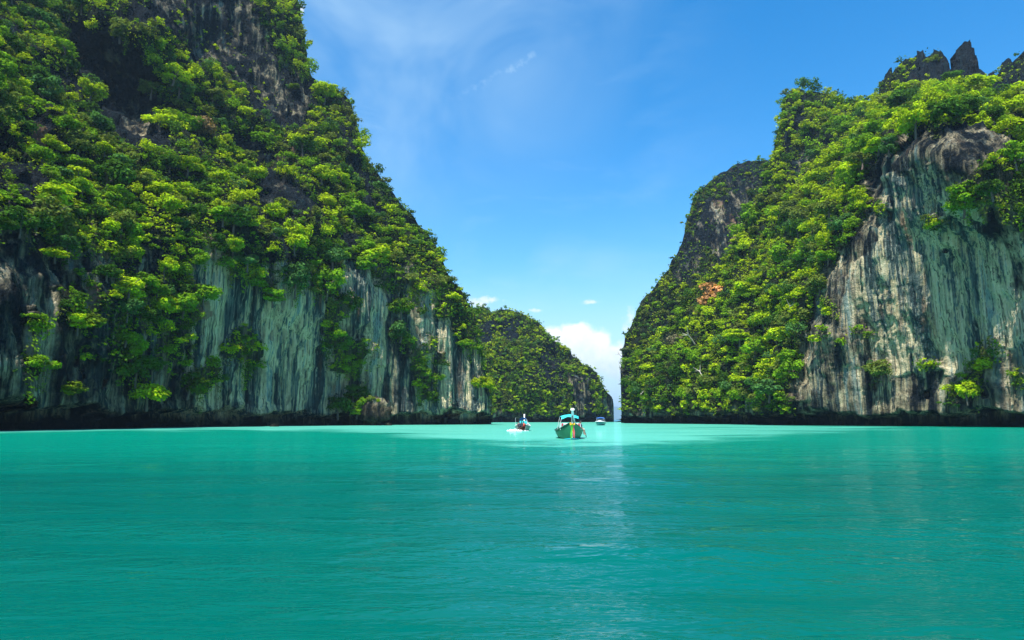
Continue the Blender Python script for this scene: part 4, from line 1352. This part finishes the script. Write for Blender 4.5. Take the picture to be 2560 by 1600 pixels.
# --- person: one skinned body, clothes and hair as children
def person(name, label, loc, rz, J, R, clothes, hair=True):
    e = empty(name, loc, rz)
    tag(e, label, 'person', 'people on the boats')
    ids = list(J)
    E = [('pelvis', 'waist'), ('waist', 'chest'), ('chest', 'neck'), ('neck', 'head'), ('head', 'crown')]
    for s in ('L', 'R'):
        E += [('chest', 'shoulder' + s), ('shoulder' + s, 'elbow' + s), ('elbow' + s, 'wrist' + s), ('wrist' + s, 'palm' + s),
              ('pelvis', 'hip' + s), ('hip' + s, 'knee' + s), ('knee' + s, 'ankle' + s), ('ankle' + s, 'toe' + s)]
    pts = {k: Vector(v) for k, v in J.items()}
    for s in ('L', 'R'):
        d = (pts['wrist' + s] - pts['elbow' + s]).normalized()
        pts['palm' + s] = pts['wrist' + s] + d * 0.08
        side = d.cross(Vector((0.2, 0.9, 0.3))).normalized()
        for q, (off, ln) in enumerate(((-0.032, 0.065), (-0.011, 0.082), (0.011, 0.078), (0.032, 0.06))):
            pts[f'f{q}{s}'] = pts['palm' + s] + side * off + d * ln * 0.5 + Vector((0, 0, -0.006))
            pts[f'g{q}{s}'] = pts['palm' + s] + side * off + d * ln * 0.85 + Vector((0, 0, -0.03))
            E += [('palm' + s, f'f{q}{s}'), (f'f{q}{s}', f'g{q}{s}')]
        pts['t' + s] = pts['wrist' + s] + d * 0.05 + side * 0.06
        E += [('wrist' + s, 't' + s)]
    head, neck = pts['head'], pts['neck']
    ids = list(pts)
    me = bpy.data.meshes.new('body')
    me.from_pydata([tuple(pts[k]) for k in ids], [(ids.index(a), ids.index(b)) for a, b in E], [])
    me.materials.append(M['skin'])
    ob = link(bpy.data.objects.new('body', me), e)
    sk = ob.modifiers.new('skin', 'SKIN')
    sk.use_smooth_shade = True
    rad = dict(pelvis=.145, waist=.125, chest=.15, neck=.055, head=.085, crown=.075, shoulder=.06, elbow=.042, wrist=.028, palm=.034, hip=.09, knee=.058, ankle=.04, toe=.03)
    for k, sv in zip(ids, me.skin_vertices[0].data):
        base = k.rstrip('LR') if k[-1] in 'LR' else k
        rr = rad.get(base, 0.010)
        sv.radius = (rr, rr)
        sv.use_root = (k == 'pelvis')
    ss = ob.modifiers.new('smooth', 'SUBSURF')
    ss.levels = ss.render_levels = 1
    up = (pts['crown'] - neck).normalized()
    fw = Vector((0, -1, 0)) - up * up.dot(Vector((0, -1, 0)))
    fw.normalize()
    rt = fw.cross(up)
    if hair:
        g = Geo()
        c = head + up * 0.055 - fw * 0.012
        n1, n2 = 7, 12
        vs = [c + up * 0.118]
        for i in range(1, n1):
            ph = i / (n1 - 1) * 1.95
            for j in range(n2):
                th = j / n2 * 2 * math.pi
                front_ = max(0, math.cos(th))
                p2 = ph * (1 - 0.42 * front_)
                vs.append(c + up * 0.118 * math.cos(p2) + (fw * math.cos(th) * 1.08 + rt * math.sin(th) * 0.95) * 0.112 * math.sin(p2))
        fs = [(0, 1 + j, 1 + (j + 1) % n2) for j in range(n2)]
        fs += [(1 + i * n2 + j, 1 + (i + 1) * n2 + j, 1 + (i + 1) * n2 + (j + 1) % n2, 1 + i * n2 + (j + 1) % n2) for i in range(n1 - 2) for j in range(n2)]
        g.add(vs, fs)
        g.make('hair', M['hair'], e, True)
    # small face: nose, eyes, ears
    g = Geo()
    g.tube([head + fw * 0.085 + up * 0.035, head + fw * 0.112 + up * 0.0], [0.008, 0.015], 6)
    g.make('nose', M['skin'], e, True)
    for sg in (-1, 1):
        Geo().tube([head + fw * 0.083 + rt * 0.032 * sg + up * 0.03, head + fw * 0.092 + rt * 0.032 * sg + up * 0.03], 0.010, 6).make('eye', M['hair'], e)
        Geo().tube([head + rt * 0.085 * sg + up * 0.035, head + rt * 0.098 * sg + up * 0.0], [0.024, 0.016], 6).make('ear', M['skin'], e, True)
    for nm, mat, chain, rads in clothes:
        Geo().tube([pts[k] if isinstance(k, str) else Vector(k) for k in chain], rads, 12).make(nm, mat, e, True)
    return e


def seated(lean=0.0, tw=0.0):
    return dict(pelvis=(0, 0, 0.10), waist=(0, -0.02 + lean * .3, 0.30), chest=(tw, -0.02 + lean * .7, 0.52), neck=(tw, lean, 0.66), head=(tw * 1.2, -0.02 + lean * 1.1, 0.77), crown=(tw * 1.3, -0.02 + lean * 1.15, 0.88),
                shoulderL=(-0.18 + tw, lean * .8, 0.57), elbowL=(-0.24 + tw, -0.10 + lean * .5, 0.33), wristL=(-0.16, -0.30, 0.24), shoulderR=(0.18 + tw, lean * .8, 0.57), elbowR=(0.25 + tw, -0.08, 0.33), wristR=(0.17, -0.28, 0.22),
                hipL=(-0.10, -0.06, 0.09), kneeL=(-0.13, -0.44, 0.10), ankleL=(-0.13, -0.46, -0.32), toeL=(-0.14, -0.62, -0.37), hipR=(0.10, -0.06, 0.09), kneeR=(0.13, -0.44, 0.10), ankleR=(0.13, -0.46, -0.32), toeR=(0.14, -0.62, -0.37))


def shirt(J, mat): return ('shirt', mat, ['pelvis', 'waist', 'chest', tuple(Vector(J['chest']) * 0.35 + Vector(J['neck']) * 0.65)], [0.165, 0.155, 0.185, 0.10])
def trouser(mat, s): return ('trouser_leg', mat, ['pelvis', 'hip' + s, 'knee' + s], [0.12, 0.112, 0.085])


# --- the green longtail boat heading for the camera
b1 = sea_from_pix(1431, 1099)
boat, sec1, o1 = longtail('longtail_boat', 'green wooden boat with turquoise awning and ribbons on its bow facing us', (b1.x, b1.y, 0), math.radians(-1.5), 9.6, 2.5, M['hull'], M['cyan'], M['rim'], 1.22, (1.55, 3.2, 7.6, 2.18, 0.24))
bm1 = boat
Geo().box((0.0, -0.585, 2.56), (0.34, 0.12, 0.16)).make('post_head', M['white'], bm1)
Geo().box((-0.02, -0.395, 1.80), (0.10, 0.02, 0.60)).make('post_panel', M['rim'], bm1)
Geo().tube([(0.07, -0.44, 2.42), (0.16, -0.2, 1.75), (0.27, 0.15, 1.36)], 0.035, 8).make('post_stay', M['white'], bm1)
Geo().box((0, 2.30, 1.33), (1.62, 0.10, 0.12)).make('cross_board', M['white'], bm1)
for sg in (-1, 1):
    Geo().box((sg * 0.74, 2.22, 1.25), (0.14, 0.16, 0.24)).make('fender_cushion', M['red'], bm1)
    Geo().tube([(sg * 0.84, 2.30, 1.36), (sg * 0.92, 2.30, 0.80)], 0.035, 6).make('board_post', M['white'], bm1)
Geo().tube([(0, 0.12, 0.02), (0, 0.02, 0.0), (0, 0.35, -0.05)], 0.05, 6).make('stem_foot', M['keel'], bm1)
fv = [(-0.62, 1.0, 0.05), (0, -0.02, 0.14), (0.62, 1.0, 0.05), (-0.66, 1.02, -0.05), (0, -0.10, -0.05), (0.66, 1.02, -0.05)]
Geo().tube([(-0.62, 0.9, 0.02), (-0.3, 0.3, 0.05), (0, 0.02, 0.09), (0.3, 0.3, 0.05), (0.62, 0.9, 0.02)], 0.055, 8).make('waterline_band', M['keel'], bm1, True)
# boarding ladder hung over the quarter
ly = 6.9
lx = sec1(ly / 9.6)[0]
for k, dy in enumerate((-0.22, 0.22)):
    Geo().tube([(lx - 0.15, ly + dy, 0.80), (lx + 0.12, ly + dy, 0.92), (lx + 0.38, ly + dy, 0.72), (lx + 0.52, ly + dy, 0.35), (lx + 0.60, ly + dy, -0.2)], 0.022, 6).make('ladder_rail', M['steel'], bm1)
for q in (0.62, 0.34, 0.06):
    xx = lx + 0.43 + (0.62 - q) * 0.25
    Geo().tube([(xx, ly - 0.22, q), (xx, ly + 0.22, q)], 0.018, 6).make('ladder_rung', M['steel'], bm1)
# long propeller shaft and engine at the stern
Geo().box((0.25, 9.25, 1.15), (0.38, 0.62, 0.40)).make('engine', M['dark'], bm1)
Geo().tube([(0.35, 9.3, 1.05), (0.9, 10.6, 0.55), (1.35, 11.8, 0.02)], [0.04, 0.03, 0.03], 6).make('propeller_shaft', M['steel'], bm1)
Geo().tube([(0.2, 9.0, 1.2), (0.0, 8.0, 1.25)], 0.025, 6).make('tiller', M['dark'], bm1)


def at_boat(e, p):
    return e.matrix_basis @ Vector(p)


# garland and ribbons tied round the bow post
gl = empty('garland', at_boat(bm1, (0, -0.20, 1.36)), math.radians(-1.5))
tag(gl, 'yellow flower garland tied round the bow post of the green boat', 'garland')
for k in range(22):
    an = k / 22 * 2 * math.pi
    g = Geo()
    c = Vector((0.19 * math.cos(an), 0.15 * math.sin(an), -0.02 + 0.05 * math.sin(an * 3) - 0.07 * max(0, -math.sin(an))))
    bmx = bmesh.new()
    bmesh.ops.create_icosphere(bmx, subdivisions=1, radius=0.062)
    for v in bmx.verts: v.co = v.co * random.uniform(0.75, 1.2) + c
    me = bpy.data.meshes.new('flower')
    bmx.to_mesh(me)
    bmx.free()
    me.materials.append(M['flower'] if k % 3 else M['yellow'])
    link(bpy.data.objects.new('flower', me), gl)
rb = empty('ribbons', at_boat(bm1, (0, -0.26, 1.30)), math.radians(-1.5))
tag(rb, 'long green, yellow and orange ribbons hanging down the stem of the green boat', 'ribbons')
for mat, x0, x1, w, z1 in (('green', -0.03, -0.13, 0.14, -1.22), ('yellow', -0.10, -0.03, 0.08, -1.05), ('green', 0.04, 0.02, 0.15, -0.55), ('orange', 0.03, 0.10, 0.11, -1.10), ('pink', 0.10, 0.19, 0.09, -1.18)):
    pts, ws = [], []
    for k in range(9):
        t = k / 8
        pts.append((x0 + (x1 - x0) * t + 0.02 * math.sin(t * 9 + x0 * 30), -0.035 + 0.22 * t ** 1.4 - 0.02 * math.cos(t * 7), z1 * t))
        ws.append(w * (1 - 0.25 * t))
    Geo().strip(pts, ws).make('ribbon', M[mat], rb)

J = seated(-0.06, 0.05)
gp = at_boat(bm1, (lx - 0.10, ly - 0.75, sec1(ly / 9.6)[2] - 0.07))
pr = person('person', 'person with black hair sitting on the gunwale beside the ladder, dark vest and pale shorts', gp, math.radians(62), J, None,
            [shirt(J, M['navy']), trouser(M['cream'], 'L'), trouser(M['cream'], 'R')])

# --- second longtail, going away with a white wake
b2 = sea_from_pix(1304, 1077)
boat2, sec2, o2 = longtail('longtail_boat', 'dark-decked wooden boat with blue awning speeding away before a white wake', (b2.x + 0.55, b2.y + 8.0, 0), math.radians(176), 8.2, 2.35, M['grey'], M['blue'], M['white'], 1.15, (1.10, 3.4, 6.0, 2.05, 0.34))
Geo().box((0.0, 8.0, 0.95), (0.5, 0.55, 0.38)).make('engine', M['dark'], boat2)
Geo().tube([(0.2, 8.1, 0.9), (0.5, 9.4, 0.4), (0.7, 10.3, 0.0)], 0.035, 6).make('propeller_shaft', M['steel'], boat2)
Geo().tube([(0.95, 7.4, 0.7), (0.98, 7.4, 2.0)], 0.02, 6).make('marker_pole', M['pole'], boat2)
Geo().box((0, 2.6, 1.25), (1.2, 0.6, 0.5)).make('bow_cover', M['cyan'], boat2)
for k, (x, y, mt, lb) in enumerate(((0.42, 7.1, 'navy', 'person in dark clothes at the stern of the boat with the blue awning'), (-0.25, 6.5, 'vest', 'person in a reddish top sitting in the boat with the blue awning'), (0.1, 5.1, 'cream', 'person in a pale shirt under the blue awning of the departing boat'))):
    J = seated(-0.02 * k, 0.02 * k)
    q = at_boat(boat2, (x, y, 0.50))
    person('person', lb, q, math.radians(176), J, None, [shirt(J, M[mt]), trouser(M['navy'], 'L'), trouser(M['navy'], 'R')])

# foam thrown up behind it
FOAM = plain('sea_foam', (0.86, 0.90, 0.90), 0.8, 0.05, 3)
ux = np.linspace(-2.7, 2.5, 70)
uy = np.linspace(-1.1, 3.4, 40)
UX, UY = np.meshgrid(ux, uy)
bx, by = b2.x - 0.2, b2.y - 0.6
fz = 0.5 * (0.55 * np.exp(-((UX + 1.0) / 1.0) ** 2 - ((UY - 0.9) / 1.0) ** 2) + 0.22 * np.exp(-((UX + 0.3) / 2.0) ** 2 - ((UY + 0.1) / 0.9) ** 2)) * (0.7 + 0.9 * np.abs(fbm(np.stack([UX * 2.2, UY * 2.2, 0 * UX], -1), 4)))
fz = fz - 0.12 + 0.16 * fbm(np.stack([UX * 3, UY * 1.5, 0 * UX + 4], -1), 3)
rim_ = np.minimum(smooth(UX, -2.7, -1.9) * smooth(UX, 2.5, 1.7), smooth(UY, -1.1, -0.8) * smooth(UY, 3.4, 2.9))
fz = fz * rim_ - 0.2 * (1 - rim_)
fo = link(bpy.data.objects.new('foam', grid_mesh('foam', np.stack([UX + bx, UY + by, fz], -1), FOAM)))
tag(fo, 'white foam of the wake behind the departing boat', None, None, 'stuff')

# --- white speedboat near the gap
b3 = sea_from_pix(1497, 1063.5)
sb = empty('speedboat', (b3.x, b3.y, 0), math.radians(-14))
tag(sb, 'white speedboat with lower hull tinted as teal shade and blue sun canopy near the gap', 'boat')


def sec3(s):
    b = 0.06 + 1.35 * math.sin(min(s / 0.5, 1) * math.pi / 2) ** 0.7
    g = 1.18 - 0.25 * s
    return b, -0.25 + 0.5 * max(0, 1 - s / 0.3) ** 2, g, 0.5 + 0.3 * max(0, 1 - s / 0.4), s * 7.0


o3, i3 = hull_shell(7.0, sec3, 26, 8)
shell_geo(o3, i3).make('hull', M['teal'], sb, True)  # teal colour stands for shade and water reflection on the lower hull
for jj, sg in ((0, -1), (-1, 1)):
    Geo().tube([Vector(o3[q, jj]) + Vector((sg * 0.02, 0, -0.02)) for q in range(26)], 0.09, 8).make('gunwale', M['gel'], sb, True)
g = Geo()
dv = []
for q in range(1, 14):
    w = abs(o3[q, -1][0]) - 0.03
    dv += [(-w, o3[q, 0][1], o3[q, 0][2] + 0.02), (0, o3[q, 0][1], o3[q, 0][2] + 0.02 + 0.42 * math.sin(min(1, q / 9) * math.pi / 2)), (w, o3[q, 0][1], o3[q, 0][2] + 0.02)]
g.add(dv, [(3 * a, 3 * a + 1, 3 * a + 4, 3 * a + 3) for a in range(12)] + [(3 * a + 1, 3 * a + 2, 3 * a + 5, 3 * a + 4) for a in range(12)])
g.make('foredeck', M['gel'], sb, True)
g = Geo()
g.add([(-1.0, 3.3, 1.2), (1.0, 3.3, 1.2), (0.85, 3.8, 1.85), (-0.85, 3.8, 1.85), (-1.0, 3.36, 1.2), (1.0, 3.36, 1.2), (0.85, 3.86, 1.85), (-0.85, 3.86, 1.85)], [(0, 1, 2, 3), (7, 6, 5, 4), (0, 4, 5, 1), (1, 5, 6, 2), (2, 6, 7, 3), (3, 7, 4, 0)])
g.make('windshield', M['glass'], sb)
Geo().box((0, 4.4, 0.9), (2.2, 1.2, 0.6)).make('console', M['gel'], sb)
cv = []
for yy in (3.7, 5.0, 6.4):
    for j in range(9):
        u = j / 4 - 1
        cv.append((u * 1.15, yy, 2.40 - 0.16 * u * u - 0.05 * abs(yy - 5)))
g = Geo()
fq = [(a * 9 + j, a * 9 + j + 1, a * 9 + j + 10, a * 9 + j + 9) for a in range(2) for j in range(8)]
g.add(cv, fq)
g.add([(x, y, z - 0.22) for x, y, z in cv], [t[::-1] for t in fq])
for a in range(2):
    for j in (0, 8): g.f.append((a * 9 + j, a * 9 + j + 9, a * 9 + j + 9 + 27, a * 9 + j + 27))
for j in range(8): g.f += [(j, j + 27, j + 28, j + 1), (18 + j, 19 + j, 46 + j, 45 + j)]
g.make('sun_canopy', M['blue'], sb, True)
for yy in (3.8, 6.3):
    for sg in (-1, 1):
        Geo().tube([(sg * 1.2, yy, 1.0), (sg * 1.08, yy, 2.25)], 0.03, 6).make('canopy_post', M['gel'], sb)
for sg in (-0.4, 0.4):
    Geo().box((sg, 7.2, 0.75), (0.42, 0.5, 0.75)).make('outboard_motor', M['dark'], sb)
for x, y, mt, lb in ((-0.15, 4.9, 'vest', 'person in an orange-red life vest under the blue speedboat canopy'), (0.6, 5.6, 'vest', 'person in a red life vest near the speedboat stern')):
    J = seated(0.0, 0.02)
    person('person', lb, at_boat(sb, (x, y, 1.22)), math.radians(-14), J, None, [shirt(J, M[mt]), trouser(M['navy'], 'L'), trouser(M['navy'], 'R')])


# ------------------------------------------------------------------ rocks at the waterline
def boulder(name, label, loc, size, seed, notch=True):
    bmx = bmesh.new()
    bmesh.ops.create_icosphere(bmx, subdivisions=5, radius=1.0)
    co = np.array([v.co[:] for v in bmx.verts])
    n = co.copy()
    d = 0.28 * fbm(co * 1.3 + seed, 4) + 0.10 * ridged(co * np.array([4, 4, 1.6]) + seed, 3)
    co = co * (1 + d[:, None])
    co = co * np.array(size)
    if notch:
        co[:, :2] *= (1 - 0.42 * smooth(co[:, 2] + size[2] * 0.55, 0.9, 0.0))[:, None]
    for v, c in zip(bmx.verts, co): v.co = c
    me = bpy.data.meshes.new(name)
    bmx.to_mesh(me)
    bmx.free()
    me.materials.append(ROCK)
    me.polygons.foreach_set('use_smooth', [True] * len(me.polygons))
    a = me.attributes.new('zones', 'FLOAT_COLOR', 'POINT')
    zc = np.ones((len(me.vertices), 4), dtype=np.float32)
    zc[:, :3] = (0.36, 0.1, 0.0)
    a.data.foreach_set('color', zc.ravel())
    o = link(bpy.data.objects.new(name, me))
    o.location = loc
    return tag(o, label, 'rock', 'rocks at the foot of the left cliff')


q = sea_pt(938, 203)
boulder('boulder', 'big grey outcrop with bushes standing in the water before the left cliff', (q[0], q[1], 3.4), (3.9, 3.4, 4.6), 4.2)
q = sea_pt(686, 170)
boulder('boulder', 'small tan rock showing on the pale shoal before the cream streaked wall', (q[0], q[1], 0.12), (0.95, 0.7, 0.6), 9.1, False)
q = sea_pt(970, 202)
boulder('boulder', 'low dark rock beside the big grey outcrop', (q[0], q[1], 0.1), (1.1, 0.9, 0.7), 12.4, False)
# bushes on the outcrop
q = sea_pt(930, 203)
for k, (dx, dz, R, ci) in enumerate(((-2.6, 6.4, 2.1, 1), (-0.2, 7.4, 1.7, 3), (-4.2, 4.2, 2.2, 1), (1.6, 7.0, 1.2, 0))):
    crown, trunk, lay = PROTO[(k * 3 + 1) % 16]
    e = empty('bush', (q[0] + dx, q[1] - 1.6, dz - 0.6 * R), k * 1.7)
    e.scale = (R, R, R)
    tag(e, ['leafy bush on the left shoulder of the waterline outcrop', 'olive bush on top of the waterline outcrop', 'low bush between the outcrop and the cliff on its left', 'smallest bush, right of the outcrop top'][k], 'bush', 'bushes on the outcrop')
    c = link(bpy.data.objects.new('crown', crown), e)
    c.color = tuple(GREENS[ci][0]) + (1,)
    link(bpy.data.objects.new('trunk', trunk), e)
